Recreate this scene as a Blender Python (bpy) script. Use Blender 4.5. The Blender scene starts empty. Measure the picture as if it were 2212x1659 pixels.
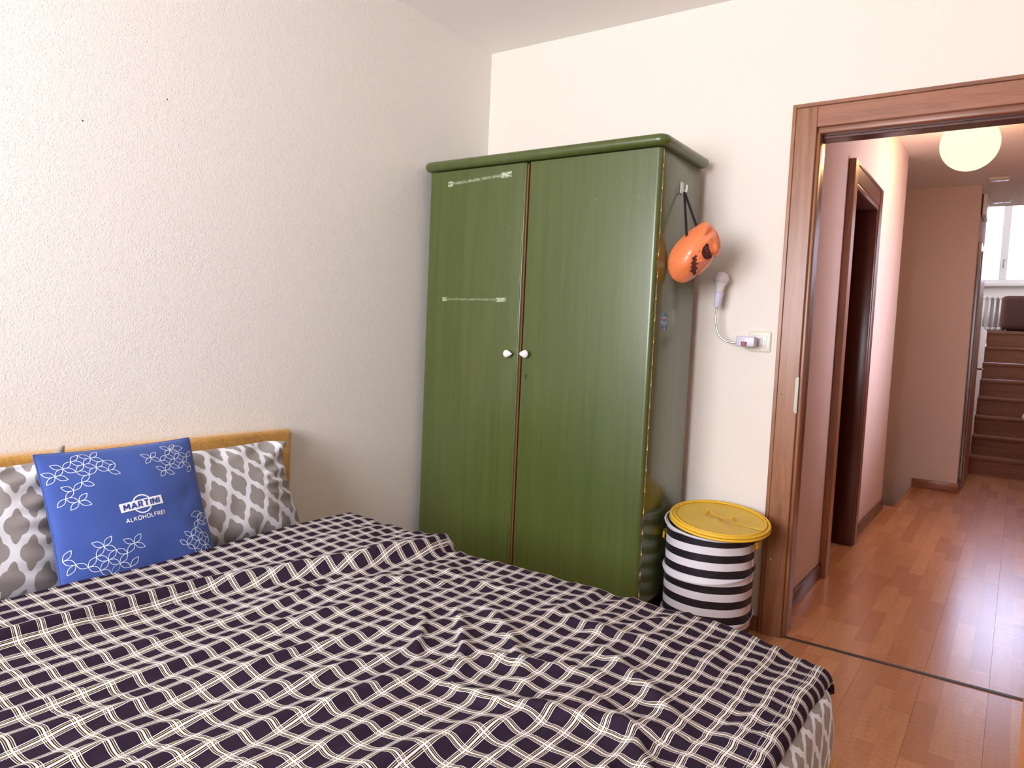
import bpy, bmesh, math, random
import numpy as np
from mathutils import Vector, Matrix, noise

random.seed(7)
S = bpy.context.scene
COL = S.collection

# ------------------------------------------------------------------ camera, world, light, exposure
cam_d = bpy.data.cameras.new('camera'); cam = bpy.data.objects.new('camera', cam_d); COL.objects.link(cam)
CAMH = 1.147
yaw, pit, rol = math.radians(-34.6725), math.radians(-3.9064), math.radians(2.5728)
fwd = Vector((math.sin(yaw)*math.cos(pit), math.cos(yaw)*math.cos(pit), math.sin(pit)))
rgt = Vector((math.cos(yaw), -math.sin(yaw), 0)); up = rgt.cross(fwd)
r2 = rgt*math.cos(rol) + up*math.sin(rol); u2 = up*math.cos(rol) - rgt*math.sin(rol)
cam.matrix_world = Matrix(((r2.x, u2.x, -fwd.x, 0), (r2.y, u2.y, -fwd.y, 0), (r2.z, u2.z, -fwd.z, CAMH), (0, 0, 0, 1)))
cam_d.sensor_width = 36.0; cam_d.sensor_fit = 'HORIZONTAL'
cam_d.lens = 1578.72/2212*36.0
cam_d.clip_start = 0.02; cam_d.clip_end = 200
S.camera = cam
S.view_settings.view_transform = 'Standard'; S.view_settings.look = 'None'
S.view_settings.exposure = 0.25; S.view_settings.gamma = 1.0
S.view_settings.use_curve_mapping = False

W = bpy.data.worlds.new('world'); S.world = W; W.use_nodes = True
W.node_tree.nodes['Background'].inputs[0].default_value = (0.60, 0.68, 1.0, 1)
W.node_tree.nodes['Background'].inputs[1].default_value = 7.0

def area_light(name, loc, rot, sx, sy, watts, col):
    l = bpy.data.lights.new(name, 'AREA'); l.shape = 'RECTANGLE'; l.size = sx; l.size_y = sy
    l.energy = watts; l.color = col
    o = bpy.data.objects.new(name, l); COL.objects.link(o); o.location = loc; o.rotation_euler = rot
    return o
# daylight through the bedroom window (rear wall), plus fills added for the hall and upper room
area_light('daylight_bedroom_window', (-1.15, -1.50, 1.62), (math.radians(90), 0, 0), 1.85, 1.25, 118, (1.0, 0.965, 0.915))
area_light('added_fill_hall', (0.62, 4.75, 1.55), (math.radians(90), 0, math.radians(90)), 1.1, 1.0, 15, (1.0, 0.72, 0.60))  # added fill from an invented opening in the hall's right wall
area_light('daylight_upper_window', (-0.06, 12.45, 2.66), (math.radians(-90), 0, 0), 1.3, 1.1, 12, (0.62, 0.66, 1.0))
area_light('added_fill_upper_side', (-2.80, 10.3, 2.75), (math.radians(90), 0, math.radians(-90)), 1.5, 1.1, 70, (1.0, 0.93, 0.90))  # added fill for the stairs and upper room, source out of view

# ------------------------------------------------------------------ helpers: tagging and objects
def tag(o, label=None, cat=None, group=None, kind=None):
    if label: o['label'] = label
    if cat: o['category'] = cat
    if group: o['group'] = group
    if kind: o['kind'] = kind
    return o
def empty(name, loc=(0, 0, 0), label=None, cat=None, group=None, kind=None, parent=None):
    o = bpy.data.objects.new(name, None); COL.objects.link(o); o.location = loc; o.empty_display_size = 0.05
    if parent: o.parent = parent
    return tag(o, label, cat, group, kind)

class MB:
    """collects geometry in world coordinates; build() links one mesh object"""
    def __init__(s): s.v = []; s.f = []; s.uv = None; s.sm = []
    def add(s, vs, fs, smooth=False):
        b = len(s.v); s.v += [tuple(p) for p in vs]; s.f += [tuple(i+b for i in f) for f in fs]; s.sm += [smooth]*len(fs)
        return s
    def box(s, x0, y0, z0, x1, y1, z1, bev=0.0, seg=2):
        if bev <= 0:
            s.add([(x0,y0,z0),(x1,y0,z0),(x1,y1,z0),(x0,y1,z0),(x0,y0,z1),(x1,y0,z1),(x1,y1,z1),(x0,y1,z1)],
                  [(0,3,2,1),(4,5,6,7),(0,1,5,4),(1,2,6,5),(2,3,7,6),(3,0,4,7)])
            return s
        bm = bmesh.new(); bmesh.ops.create_cube(bm, size=1)
        bmesh.ops.scale(bm, vec=(x1-x0, y1-y0, z1-z0), verts=bm.verts)
        bmesh.ops.translate(bm, vec=((x0+x1)/2, (y0+y1)/2, (z0+z1)/2), verts=bm.verts)
        bmesh.ops.bevel(bm, geom=list(bm.edges), offset=bev, segments=seg, affect='EDGES', profile=0.5)
        bm.verts.index_update()
        s.add([v.co[:] for v in bm.verts], [[v.index for v in f.verts] for f in bm.faces], seg > 1); bm.free()
        return s
    def tube(s, pts, r, n=12, cap=True, flat=1.0):
        pts = [Vector(p) for p in pts]; m = len(pts)
        rs = r if isinstance(r, (list, tuple)) else [r]*m
        vs = []; t0 = (pts[1]-pts[0]).normalized()
        nrm = t0.orthogonal().normalized()
        for i, p in enumerate(pts):
            t = (pts[min(i+1, m-1)]-pts[max(i-1, 0)]).normalized()
            nrm = (nrm - t*nrm.dot(t)).normalized(); bn = t.cross(nrm)
            for k in range(n):
                a = 2*math.pi*k/n; vs.append(p + nrm*math.cos(a)*rs[i] + bn*math.sin(a)*rs[i]*flat)
        fs = [(i*n+k, i*n+(k+1) % n, (i+1)*n+(k+1) % n, (i+1)*n+k) for i in range(m-1) for k in range(n)]
        if cap: fs += [tuple(range(n-1, -1, -1)), tuple(range((m-1)*n, m*n))]
        return s.add(vs, fs, True)
    def ring(s, pts, r, n=10):
        pts = [Vector(p) for p in pts]; m = len(pts); vs = []
        c = sum(pts, Vector())/m
        for i, p in enumerate(pts):
            t = (pts[(i+1) % m]-pts[i-1]).normalized()
            nrm = (p-c); nrm = (nrm - t*nrm.dot(t)).normalized(); bn = t.cross(nrm)
            for k in range(n):
                a = 2*math.pi*k/n; vs.append(p + nrm*math.cos(a)*r + bn*math.sin(a)*r)
        fs = [(i*n+k, i*n+(k+1) % n, ((i+1) % m)*n+(k+1) % n, ((i+1) % m)*n+k) for i in range(m) for k in range(n)]
        return s.add(vs, fs, True)
    def lathe(s, prof, origin, axis=(0, 0, 1), n=32, cap=True):
        ax = Vector(axis).normalized(); e1 = ax.orthogonal().normalized(); e2 = ax.cross(e1); o = Vector(origin)
        vs = [o + ax*h + (e1*math.cos(2*math.pi*k/n)+e2*math.sin(2*math.pi*k/n))*r for (r, h) in prof for k in range(n)]
        m = len(prof)
        fs = [(i*n+k, i*n+(k+1) % n, (i+1)*n+(k+1) % n, (i+1)*n+k) for i in range(m-1) for k in range(n)]
        if cap: fs += [tuple(range(n-1, -1, -1)), tuple(range((m-1)*n, m*n))]
        return s.add(vs, fs, True)
    def prism(s, poly, origin, e1, e2, e3, depth, smooth=False):
        """polygon (a,b) in the plane e1,e2, extruded along e3 by depth"""
        o = Vector(origin); e1 = Vector(e1); e2 = Vector(e2); e3 = Vector(e3); n = len(poly)
        vs = [o+e1*a+e2*b for a, b in poly] + [o+e1*a+e2*b+e3*depth for a, b in poly]
        fs = [tuple(range(n-1, -1, -1)), tuple(range(n, 2*n))] + [(i, (i+1) % n, n+(i+1) % n, n+i) for i in range(n)]
        return s.add(vs, fs, smooth)
    def grid(s, P, closed_u=False, smooth=True):
        nu = len(P); nv = len(P[0])
        vs = [p for row in P for p in row]
        fs = [(i*nv+j, ((i+1) % nu)*nv+j, ((i+1) % nu)*nv+j+1, i*nv+j+1) for i in range(nu if closed_u else nu-1) for j in range(nv-1)]
        return s.add(vs, fs, smooth)
    def build(s, name, mat, parent=None, kind=None, label=None, cat=None, group=None, loc=None, recalc=True):
        me = bpy.data.meshes.new(name)
        # origin at parent's location (or loc) so parts sit with their thing
        o = bpy.data.objects.new(name, me); COL.objects.link(o)
        base = Vector((0, 0, 0))
        if parent is not None:
            p = parent
            while p is not None: base += p.location; p = p.parent
        elif loc is not None:
            base = Vector(loc)
        me.from_pydata([tuple(Vector(p)-base) for p in s.v], [], s.f)
        if recalc:
            bm = bmesh.new(); bm.from_mesh(me); bmesh.ops.recalc_face_normals(bm, faces=bm.faces); bm.to_mesh(me); bm.free()
        me.polygons.foreach_set('use_smooth', s.sm)
        if s.uv is not None:
            uvl = me.uv_layers.new(name='UVMap')
            for lp in me.loops: uvl.data[lp.index].uv = s.uv[lp.vertex_index]
        me.update()
        me.materials.append(mat)
        if parent is not None: o.parent = parent
        elif loc is not None: o.location = loc
        return tag(o, label, cat, group, kind)

def shade_by_angle(o, deg=35):
    bm = bmesh.new(); bm.from_mesh(o.data)
    for f in bm.faces: f.smooth = True
    for e in bm.edges:
        e.smooth = not (len(e.link_faces) == 2 and e.calc_face_angle(0) > math.radians(deg))
    bm.to_mesh(o.data); bm.free(); return o

# ------------------------------------------------------------------ materials
class NT:
    def __init__(s, name):
        s.m = bpy.data.materials.new(name); s.m.use_nodes = True; s.t = s.m.node_tree; s.t.nodes.clear()
        s.out = s.n('ShaderNodeOutputMaterial'); s.b = s.n('ShaderNodeBsdfPrincipled'); s.l(s.b.outputs[0], s.out.inputs[0])
    def n(s, t, **k):
        x = s.t.nodes.new(t)
        for a, v in k.items(): setattr(x, a, v)
        return x
    def l(s, a, b): s.t.links.new(a, b)
    def put(s, sock, v):
        if isinstance(v, bpy.types.NodeSocket): s.l(v, sock)
        elif isinstance(v, (tuple, list)) and len(v) == 3 and sock.type == 'RGBA': sock.default_value = (*v, 1)
        else: sock.default_value = v
    def math(s, op, a, b=0.0, c=0.0, clamp=False):
        x = s.n('ShaderNodeMath', operation=op, use_clamp=clamp); s.put(x.inputs[0], a); s.put(x.inputs[1], b); s.put(x.inputs[2], c); return x.outputs[0]
    def mix(s, f, a, b, mode='MIX'):
        x = s.n('ShaderNodeMix', data_type='RGBA', blend_type=mode); s.put(x.inputs['Factor'], f); s.put(x.inputs['A'], a); s.put(x.inputs['B'], b); return x.outputs['Result']
    def pos(s): return s.n('ShaderNodeNewGeometry').outputs['Position']
    def sep(s, v):
        x = s.n('ShaderNodeSeparateXYZ'); s.l(v, x.inputs[0]); return x.outputs
    def comb(s, x, y, z=0.0):
        c = s.n('ShaderNodeCombineXYZ'); s.put(c.inputs[0], x); s.put(c.inputs[1], y); s.put(c.inputs[2], z); return c.outputs[0]
    def scale(s, v, sc):
        x = s.n('ShaderNodeVectorMath', operation='MULTIPLY'); s.l(v, x.inputs[0]); x.inputs[1].default_value = sc; return x.outputs[0]
    def noise(s, v, sc=5.0, detail=3.0, rough=0.55, dist=0.0):
        x = s.n('ShaderNodeTexNoise'); s.l(v, x.inputs['Vector']); x.inputs['Scale'].default_value = sc; x.inputs['Detail'].default_value = detail
        x.inputs['Roughness'].default_value = rough; x.inputs['Distortion'].default_value = dist; return x.outputs['Fac']
    def wn(s, v):
        x = s.n('ShaderNodeTexWhiteNoise', noise_dimensions='3D'); s.l(v, x.inputs['Vector']); return x.outputs['Value']
    def vor(s, v, sc):
        x = s.n('ShaderNodeTexVoronoi'); s.l(v, x.inputs['Vector']); x.inputs['Scale'].default_value = sc; return x.outputs['Distance']
    def ramp(s, f, stops):
        x = s.n('ShaderNodeValToRGB'); s.put(x.inputs[0], f); e = x.color_ramp.elements
        while len(e) < len(stops): e.new(0.5)
        for i, (p, c) in enumerate(stops): e[i].position = p; e[i].color = (*c, 1)
        return x.outputs[0]
    def smooth(s, v, a, b):
        x = s.n('ShaderNodeMapRange', interpolation_type='SMOOTHSTEP'); s.put(x.inputs[0], v); x.inputs[1].default_value = a; x.inputs[2].default_value = b; return x.outputs[0]
    def bump(s, h, strength=0.3, dist=0.002):
        x = s.n('ShaderNodeBump'); s.put(x.inputs['Height'], h); x.inputs['Strength'].default_value = strength; x.inputs['Distance'].default_value = dist
        s.l(x.outputs[0], s.b.inputs['Normal']); return x
    def set(s, **k):
        nm = dict(col='Base Color', rough='Roughness', metal='Metallic', spec='Specular IOR Level', coat='Coat Weight', coatr='Coat Roughness',
                  sheen='Sheen Weight', trans='Transmission Weight', emis='Emission Color', emstr='Emission Strength', sss='Subsurface Weight')
        for a, v in k.items(): s.put(s.b.inputs[nm[a]], v)
        return s

def plain(name, col, rough=0.5, bump=0.0, bscale=400, **k):
    t = NT(name); p = t.pos()
    nz = t.noise(p, 9.0, 3)
    t.set(col=t.mix(t.math('MULTIPLY', nz, 0.12), col, tuple(c*0.75 for c in col)), rough=rough, **k)
    if bump: t.bump(t.noise(p, bscale, 2), bump, 0.001)
    return t.m
def plaster(name, col, amp=0.35):
    t = NT(name); p = t.pos()
    n1 = t.noise(p, 150, 3, 0.6); n2 = t.noise(p, 55, 2, 0.5); big = t.noise(p, 1.3, 2)
    grit = t.math('SUBTRACT', 1.0, t.smooth(t.vor(p, 130), 0.0, 0.45))
    h = t.math('ADD', t.math('ADD', t.math('MULTIPLY', n1, 0.7), t.math('MULTIPLY', n2, 0.5)), t.math('MULTIPLY', grit, 0.5))
    t.set(col=t.mix(t.math('MULTIPLY', big, 0.10), col, tuple(c*0.9 for c in col)), rough=0.92, spec=0.2)
    t.bump(h, amp, 0.004); return t.m
def wood(name, dark, light, grain_axis='Z', scale=1.0, rough=0.38, coat=0.25, fine=1.0):
    t = NT(name); p = t.pos()
    st = {'Z': (14, 14, 0.9), 'X': (0.9, 14, 14), 'Y': (14, 0.9, 14)}[grain_axis]
    sf = {'Z': (220, 220, 9), 'X': (9, 220, 220), 'Y': (220, 9, 220)}[grain_axis]
    a = t.noise(t.scale(p, tuple(c*scale for c in st)), 1.0, 4, 0.6, 1.2)
    b = t.noise(t.scale(p, tuple(c*scale for c in sf)), 1.0, 2, 0.5)
    f = t.math('ADD', t.math('MULTIPLY', a, 0.75), t.math('MULTIPLY', b, 0.35*fine))
    t.set(col=t.ramp(f, [(0.30, dark), (0.62, light), (0.85, tuple(c*1.15 for c in light))]), rough=rough, coat=coat, coatr=0.22)
    t.bump(b, 0.08, 0.001); return t.m

M = {}
M['wall'] = plaster('plaster_warm_white', (0.90, 0.86, 0.80), 0.36)
M['wall_back'] = plaster('plaster_cream', (0.90, 0.83, 0.745), 0.22)
M['ceil'] = plaster('ceiling_paint', (0.95, 0.905, 0.855), 0.08)
M['hallwall'] = plaster('plaster_hall', (0.76, 0.61, 0.54), 0.30)
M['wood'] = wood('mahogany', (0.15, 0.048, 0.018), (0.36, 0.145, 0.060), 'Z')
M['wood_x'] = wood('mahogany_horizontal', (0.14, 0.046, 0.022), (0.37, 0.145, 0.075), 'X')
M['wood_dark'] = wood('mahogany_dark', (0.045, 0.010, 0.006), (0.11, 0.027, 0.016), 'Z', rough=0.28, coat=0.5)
M['wood_dark_y'] = wood('mahogany_dark_lengthwise', (0.045, 0.012, 0.008), (0.12, 0.034, 0.022), 'Y', rough=0.3, coat=0.4)
M['door_leaf'] = wood('door_orange_wood', (0.33, 0.12, 0.04), (0.52, 0.22, 0.085), 'Z')
M['stair'] = wood('stair_laminate', (0.15, 0.055, 0.030), (0.27, 0.11, 0.062), 'X', rough=0.72, coat=0.0)
M['brass'] = plain('brass', (0.78, 0.56, 0.22), 0.28, metal=1.0)
M['chrome'] = plain('chrome', (0.75, 0.75, 0.77), 0.12, metal=1.0)
M['steel'] = plain('brushed_steel', (0.36, 0.34, 0.28), 0.45, metal=0.5)
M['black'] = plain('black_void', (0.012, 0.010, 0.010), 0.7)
M['rubber'] = plain('dark_rubber', (0.055, 0.035, 0.028), 0.45)
M['white_gloss'] = plain('white_plastic', (0.82, 0.80, 0.77), 0.3)
M['cream_plastic'] = plain('cream_plastic', (0.84, 0.80, 0.66), 0.35)
M['lilac'] = plain('lilac_white_plastic', (0.70, 0.66, 0.80), 0.3)
M['red_switch'] = plain('red_switch', (0.55, 0.02, 0.03), 0.3)
M['black_plastic'] = plain('black_plastic', (0.012, 0.010, 0.012), 0.35)
M['white_metal'] = plain('white_lacquer', (0.80, 0.78, 0.75), 0.35)
M['elastic'] = plain('black_elastic', (0.010, 0.008, 0.014), 0.85, 0.3, 900)

def m_floor(name, dark=1.0):
    t = NT(name); p = t.pos(); x, y, z = t.sep(p)
    xs = t.math('DIVIDE', t.math('ADD', x, 0.003), 0.065); strip = t.math('FLOOR', xs)
    off = t.wn(t.comb(strip, 3.7, 1.1))
    yy = t.math('ADD', t.math('DIVIDE', y, 0.42), t.math('MULTIPLY', off, 7.0)); blk = t.math('FLOOR', yy)
    r = t.wn(t.comb(strip, blk, 0.5))
    base = t.ramp(r, [(0.0, (0.56*dark, 0.245*dark, 0.110*dark)), (0.35, (0.65*dark, 0.305*dark, 0.140*dark)), (0.7, (0.72*dark, 0.355*dark, 0.165*dark)), (1.0, (0.80*dark, 0.42*dark, 0.20*dark))])
    gv = t.comb(t.math('MULTIPLY', x, 26.0), t.math('MULTIPLY', y, 2.6), t.math('MULTIPLY', r, 40.0))
    g = t.noise(gv, 1.0, 4, 0.6, 1.6)
    w = t.n('ShaderNodeTexWave', wave_type='RINGS', rings_direction='Z'); t.l(t.comb(t.math('MULTIPLY', t.math('SUBTRACT', xs, strip), 1.0), t.math('MULTIPLY', yy, 1.6), t.math('MULTIPLY', r, 9.0)), w.inputs[0])
    w.inputs['Scale'].default_value = 2.6; w.inputs['Distortion'].default_value = 6.0; w.inputs['Detail'].default_value = 2.0
    c = t.mix(t.smooth(g, 0.35, 0.75), base, (0.47*dark, 0.19*dark, 0.085*dark), 'MIX')
    x1 = t.n('ShaderNodeMix', data_type='RGBA', blend_type='MIX'); t.put(x1.inputs['Factor'], 0.72); t.l(c, x1.inputs['A']); t.l(base, x1.inputs['B'])
    c = t.mix(t.math('MULTIPLY', w.outputs['Fac'], 0.10), x1.outputs['Result'], (0.30*dark, 0.10*dark, 0.05*dark))
    # printed strip joints
    fx = t.math('ABSOLUTE', t.math('SUBTRACT', t.math('SUBTRACT', xs, strip), 0.5)); fy = t.math('ABSOLUTE', t.math('SUBTRACT', t.math('SUBTRACT', yy, blk), 0.5))
    j = t.math('MAXIMUM', t.math('GREATER_THAN', fx, 0.490), t.math('GREATER_THAN', fy, 0.4975))
    c = t.mix(t.math('MULTIPLY', j, 0.22), c, (0.20*dark, 0.07*dark, 0.035*dark))
    t.set(col=c, rough=t.math('ADD', 0.17, t.math('MULTIPLY', t.noise(p, 60, 2), 0.10)), spec=0.5)
    t.bump(t.noise(t.scale(p, (300, 40, 300)), 1.0, 2), 0.03, 0.001); return t.m
M['floor'] = m_floor('laminate_three_strip')

def m_green(name, front=True):
    t = NT(name); p = t.pos(); x, y, z = t.sep(p)
    g = t.noise(t.scale(p, (30, 30, 1.2)), 1.0, 4, 0.6, 0.8); fine = t.noise(t.scale(p, (260, 260, 6)), 1.0, 2)
    big = t.noise(t.scale(p, (5, 5, 1.1)), 1.0, 2)
    f = t.math('ADD', t.math('MULTIPLY', g, 0.6), t.math('MULTIPLY', fine, 0.25))
    c = t.ramp(f, [(0.25, (0.058, 0.080, 0.013)), (0.5, (0.076, 0.103, 0.020)), (0.75, (0.098, 0.124, 0.029))])
    c = t.mix(t.math('MULTIPLY', t.smooth(big, 0.55, 0.8), 0.35), c, (0.13, 0.115, 0.028))
    if front:
        # scuffs: short pale scratches, mostly on the upper part of the right door
        v = t.scale(p, (60, 1, 26)); d = t.noise(v, 1.0, 5, 0.75, 2.5); dens = t.smooth(t.noise(p, 5.5, 2), 0.46, 0.68)
        scr = t.math('MULTIPLY', t.math('MULTIPLY', t.smooth(d, 0.62, 0.68), dens), t.smooth(z, 0.9, 1.75))
        c = t.mix(t.math('MULTIPLY', scr, 0.65), c, (0.26, 0.30, 0.10))
        # two strips of old tape residue on the left door
        def tape(x0, x1, z0, z1, hw):
            zc = t.math('ADD', z0, t.math('MULTIPLY', t.math('DIVIDE', t.math('SUBTRACT', x, x0), x1-x0), z1-z0))
            dz = t.math('ABSOLUTE', t.math('SUBTRACT', z, zc))
            inx = t.math('MULTIPLY', t.math('GREATER_THAN', x, x0), t.math('LESS_THAN', x, x1))
            ends = t.math('MAXIMUM', t.smooth(x, x1-0.055, x1-0.045), t.math('SUBTRACT', 1.0, t.smooth(x, x0+0.022, x0+0.03)))
            core = t.math('SUBTRACT', 1.0, t.smooth(dz, hw*0.35, hw*0.6)); wide = t.math('SUBTRACT', 1.0, t.smooth(dz, hw*0.85, hw))
            n = t.noise(t.scale(p, (120, 1, 260)), 1.0, 3, 0.7)
            a = t.math('MULTIPLY', core, t.smooth(n, 0.36, 0.62)); b = t.math('MULTIPLY', t.math('MULTIPLY', wide, ends), t.smooth(n, 0.40, 0.50))
            return t.math('MULTIPLY', inx, t.math('MAXIMUM', t.math('MULTIPLY', a, 0.55), b))
        tp = t.math('MAXIMUM', tape(-2.098, -1.763, 1.783, 1.800, 0.012), t.math('MULTIPLY', tape(-2.108, -1.765, 1.287, 1.287, 0.009), 0.75))
        c = t.mix(tp, c, (0.55, 0.60, 0.44))
    t.set(col=c, rough=t.math('ADD', 0.30, t.math('MULTIPLY', fine, 0.12)), spec=0.5, coat=0.55, coatr=0.12 if not front else 0.2)
    t.bump(fine, 0.03, 0.001); return t.m
M['green'] = m_green('green_stained_lacquer_front')
M['green_side'] = m_green('green_stained_lacquer_side', False)
M['brown_lath'] = wood('brown_lath', (0.12, 0.035, 0.012), (0.20, 0.07, 0.025), 'Z')

def m_plaid():
    t = NT('plaid_cotton'); uv = t.n('ShaderNodeUVMap').outputs[0]; u, v, _ = t.sep(uv)
    P = 0.0480
    def bands(c):
        d = t.math('MULTIPLY', t.math('ABSOLUTE', t.math('SUBTRACT', t.math('FRACT', t.math('DIVIDE', c, P)), 0.5)), P)
        wide = t.math('LESS_THAN', d, 0.0017)
        thin = t.math('MULTIPLY', t.math('GREATER_THAN', d, 0.0067), t.math('LESS_THAN', d, 0.0080))
        yel = t.math('MULTIPLY', t.math('GREATER_THAN', d, 0.0037), t.math('LESS_THAN', d, 0.0049))
        return t.math('MAXIMUM', wide, thin), yel
    w1, y1 = bands(u); w2, y2 = bands(v)
    wht = t.math('MAXIMUM', w1, w2); yel = t.math('MAXIMUM', y1, y2)
    dk = t.mix(t.noise(t.pos(), 14, 3), (0.021, 0.011, 0.022), (0.032, 0.019, 0.034))
    c = t.mix(yel, dk, (0.62, 0.47, 0.20)); c = t.mix(wht, c, (0.76, 0.74, 0.79))
    # seam stitched just inside the foot hem
    at = t.n('ShaderNodeAttribute', attribute_name='hem'); hem = at.outputs['Fac']
    st = t.math('MULTIPLY', t.math('LESS_THAN', t.math('ABSOLUTE', t.math('SUBTRACT', hem, 0.052)), 0.0006), t.math('GREATER_THAN', t.math('FRACT', t.math('MULTIPLY', v, 160.0)), 0.2))
    c = t.mix(st, c, (0.55, 0.52, 0.55))
    t.set(col=c, rough=0.9, spec=0.08)
    t.bump(t.noise(t.scale(uv, (900, 900, 900)), 1.0, 1), 0.06, 0.0005); return t.m
M['plaid'] = m_plaid()
def m_trellis():
    t = NT('trellis_cotton'); uv = t.n('ShaderNodeUVMap').outputs[0]; u, v, _ = t.sep(uv)
    P, Q = 0.078, 0.126
    def motif(sx, sy):
        x = t.math('MULTIPLY', t.math('SUBTRACT', t.math('FRACT', t.math('ADD', t.math('DIVIDE', u, P), sx)), 0.5), P)
        y = t.math('ABSOLUTE', t.math('MULTIPLY', t.math('SUBTRACT', t.math('FRACT', t.math('ADD', t.math('DIVIDE', v, Q), sy)), 0.5), Q))
        body = t.math('ADD', t.math('POWER', t.math('DIVIDE', t.math('ABSOLUTE', x), 0.0285), 2.2), t.math('POWER', t.math('DIVIDE', y, 0.0240), 2.2))
        # pointed knob above and below
        hy = t.math('SUBTRACT', 0.0430, y)
        wdt = t.math('MULTIPLY', 0.0105, t.math('POWER', t.math('MAXIMUM', t.math('DIVIDE', hy, 0.014), 0.0), 0.5))
        knob = t.math('MULTIPLY', t.math('LESS_THAN', t.math('ABSOLUTE', x), wdt), t.math('GREATER_THAN', hy, 0.0))
        return t.math('MAXIMUM', t.math('LESS_THAN', body, 1.0), t.math('MULTIPLY', knob, t.math('GREATER_THAN', y, 0.015)))
    m = t.math('MAXIMUM', motif(0.0, 0.0), motif(0.5, 0.5))
    c = t.mix(m, (0.80, 0.79, 0.84), (0.335, 0.300, 0.285))
    t.set(col=c, rough=0.85, spec=0.2, sheen=0.05)
    t.bump(t.noise(t.scale(uv, (160, 160, 160)), 1.0, 3), 0.10, 0.001); return t.m
M['trellis'] = m_trellis()
def m_velour():
    t = NT('mustard_velour'); p = t.pos()
    a = t.noise(p, 90, 3, 0.7); b = t.noise(p, 6, 3); cst = t.vor(p, 160)
    c = t.ramp(t.math('ADD', t.math('MULTIPLY', a, 0.6), t.math('MULTIPLY', b, 0.4)), [(0.3, (0.43, 0.20, 0.040)), (0.55, (0.60, 0.31, 0.070)), (0.8, (0.72, 0.43, 0.14))])
    t.set(col=c, rough=0.9, spec=0.2, sheen=0.3); t.bump(t.math('ADD', a, cst), 0.25, 0.002); return t.m
M['velour'] = m_velour()
def m_cushion():
    t = NT('blue_cushion_cloth'); p = t.pos()
    t.set(col=t.mix(t.noise(p, 7, 3), (0.032, 0.068, 0.27), (0.056, 0.105, 0.37)), rough=0.75, spec=0.25, sheen=0.2)
    t.bump(t.noise(p, 800, 2), 0.08, 0.0006); return t.m
M['blue'] = m_cushion()
M['print_white'] = plain('white_print', (0.84, 0.86, 0.88), 0.7)
M['print_line'] = plain('pale_line_print', (0.74, 0.82, 0.88), 0.7)
M['print_blue'] = plain('blue_print', (0.030, 0.058, 0.27), 0.7)
def m_stripes():
    t = NT('striped_nylon'); x, y, z = t.sep(t.n('ShaderNodeUVMap').outputs[0])
    s = t.math('LESS_THAN', t.math('FRACT', t.math('DIVIDE', t.math('SUBTRACT', y, 0.010), 0.0570)), 0.50)
    c = t.mix(s, (0.76, 0.73, 0.77), (0.012, 0.009, 0.014))
    t.set(col=c, rough=0.45, spec=0.4, sheen=0.05); t.bump(t.noise(t.pos(), 40, 3), 0.15, 0.004); return t.m
M['stripes'] = m_stripes()
M['yellow_cloth'] = plain('yellow_nylon', (0.76, 0.50, 0.055), 0.5, 0.08, 60)
M['yellow_bind'] = plain('yellow_binding', (0.86, 0.52, 0.035), 0.55)
M['white_bind'] = plain('white_binding', (0.72, 0.70, 0.74), 0.5)
def m_mask():
    t = NT('orange_plastic'); p = t.pos()
    t.set(col=t.mix(t.noise(p, 18, 3), (0.90, 0.22, 0.075), (0.93, 0.28, 0.11)), rough=0.28, spec=0.5, coat=0.3, coatr=0.15, sss=0.0); t.bump(t.noise(p, 55, 2), 0.08, 0.002); return t.m
M['orange'] = m_mask()
def m_gauze():
    t = NT('brown_gauze'); p = t.pos()
    w = t.vor(p, 620)
    t.set(col=t.mix(t.smooth(w, 0.25, 0.5), (0.26, 0.065, 0.035), (0.05, 0.012, 0.008)), rough=0.8); return t.m
M['gauze'] = m_gauze()
M['suede'] = plain('brown_suede', (0.075, 0.030, 0.022), 0.9, 0.2, 120)
M['sticker_blue'] = plain('sticker_blue', (0.13, 0.27, 0.43), 0.5)
M['sticker_dark'] = plain('sticker_dark_blue', (0.045, 0.085, 0.16), 0.5)
M['sticker_red'] = plain('sticker_red', (0.62, 0.06, 0.06), 0.5)
def m_glass(name):
    t = NT(name); t.t.nodes.remove(t.b)
    tr = t.n('ShaderNodeBsdfTransparent'); gl = t.n('ShaderNodeBsdfGlossy'); gl.inputs['Roughness'].default_value = 0.02
    fr = t.n('ShaderNodeFresnel'); mx = t.n('ShaderNodeMixShader'); t.l(fr.outputs[0], mx.inputs[0]); t.l(tr.outputs[0], mx.inputs[1]); t.l(gl.outputs[0], mx.inputs[2]); t.l(mx.outputs[0], t.out.inputs[0])
    return t.m
M['glass'] = m_glass('window_glass')
def m_globe():
    t = NT('opal_globe'); t.t.nodes.remove(t.b)
    em = t.n('ShaderNodeEmission'); em.inputs[0].default_value = (1.0, 0.86, 0.52, 1); em.inputs[1].default_value = 1.35
    tr = t.n('ShaderNodeBsdfTransparent'); mx = t.n('ShaderNodeMixShader'); mx.inputs[0].default_value = 0.30
    t.l(em.outputs[0], mx.inputs[1]); t.l(tr.outputs[0], mx.inputs[2]); t.l(mx.outputs[0], t.out.inputs[0]); return t.m
M['globe'] = m_globe()
def m_bulb():
    t = NT('frosted_bulb'); t.set(col=(0.78, 0.72, 0.76), rough=0.25, spec=0.5, sss=0.3); return t.m
M['bulb'] = m_bulb()

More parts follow.
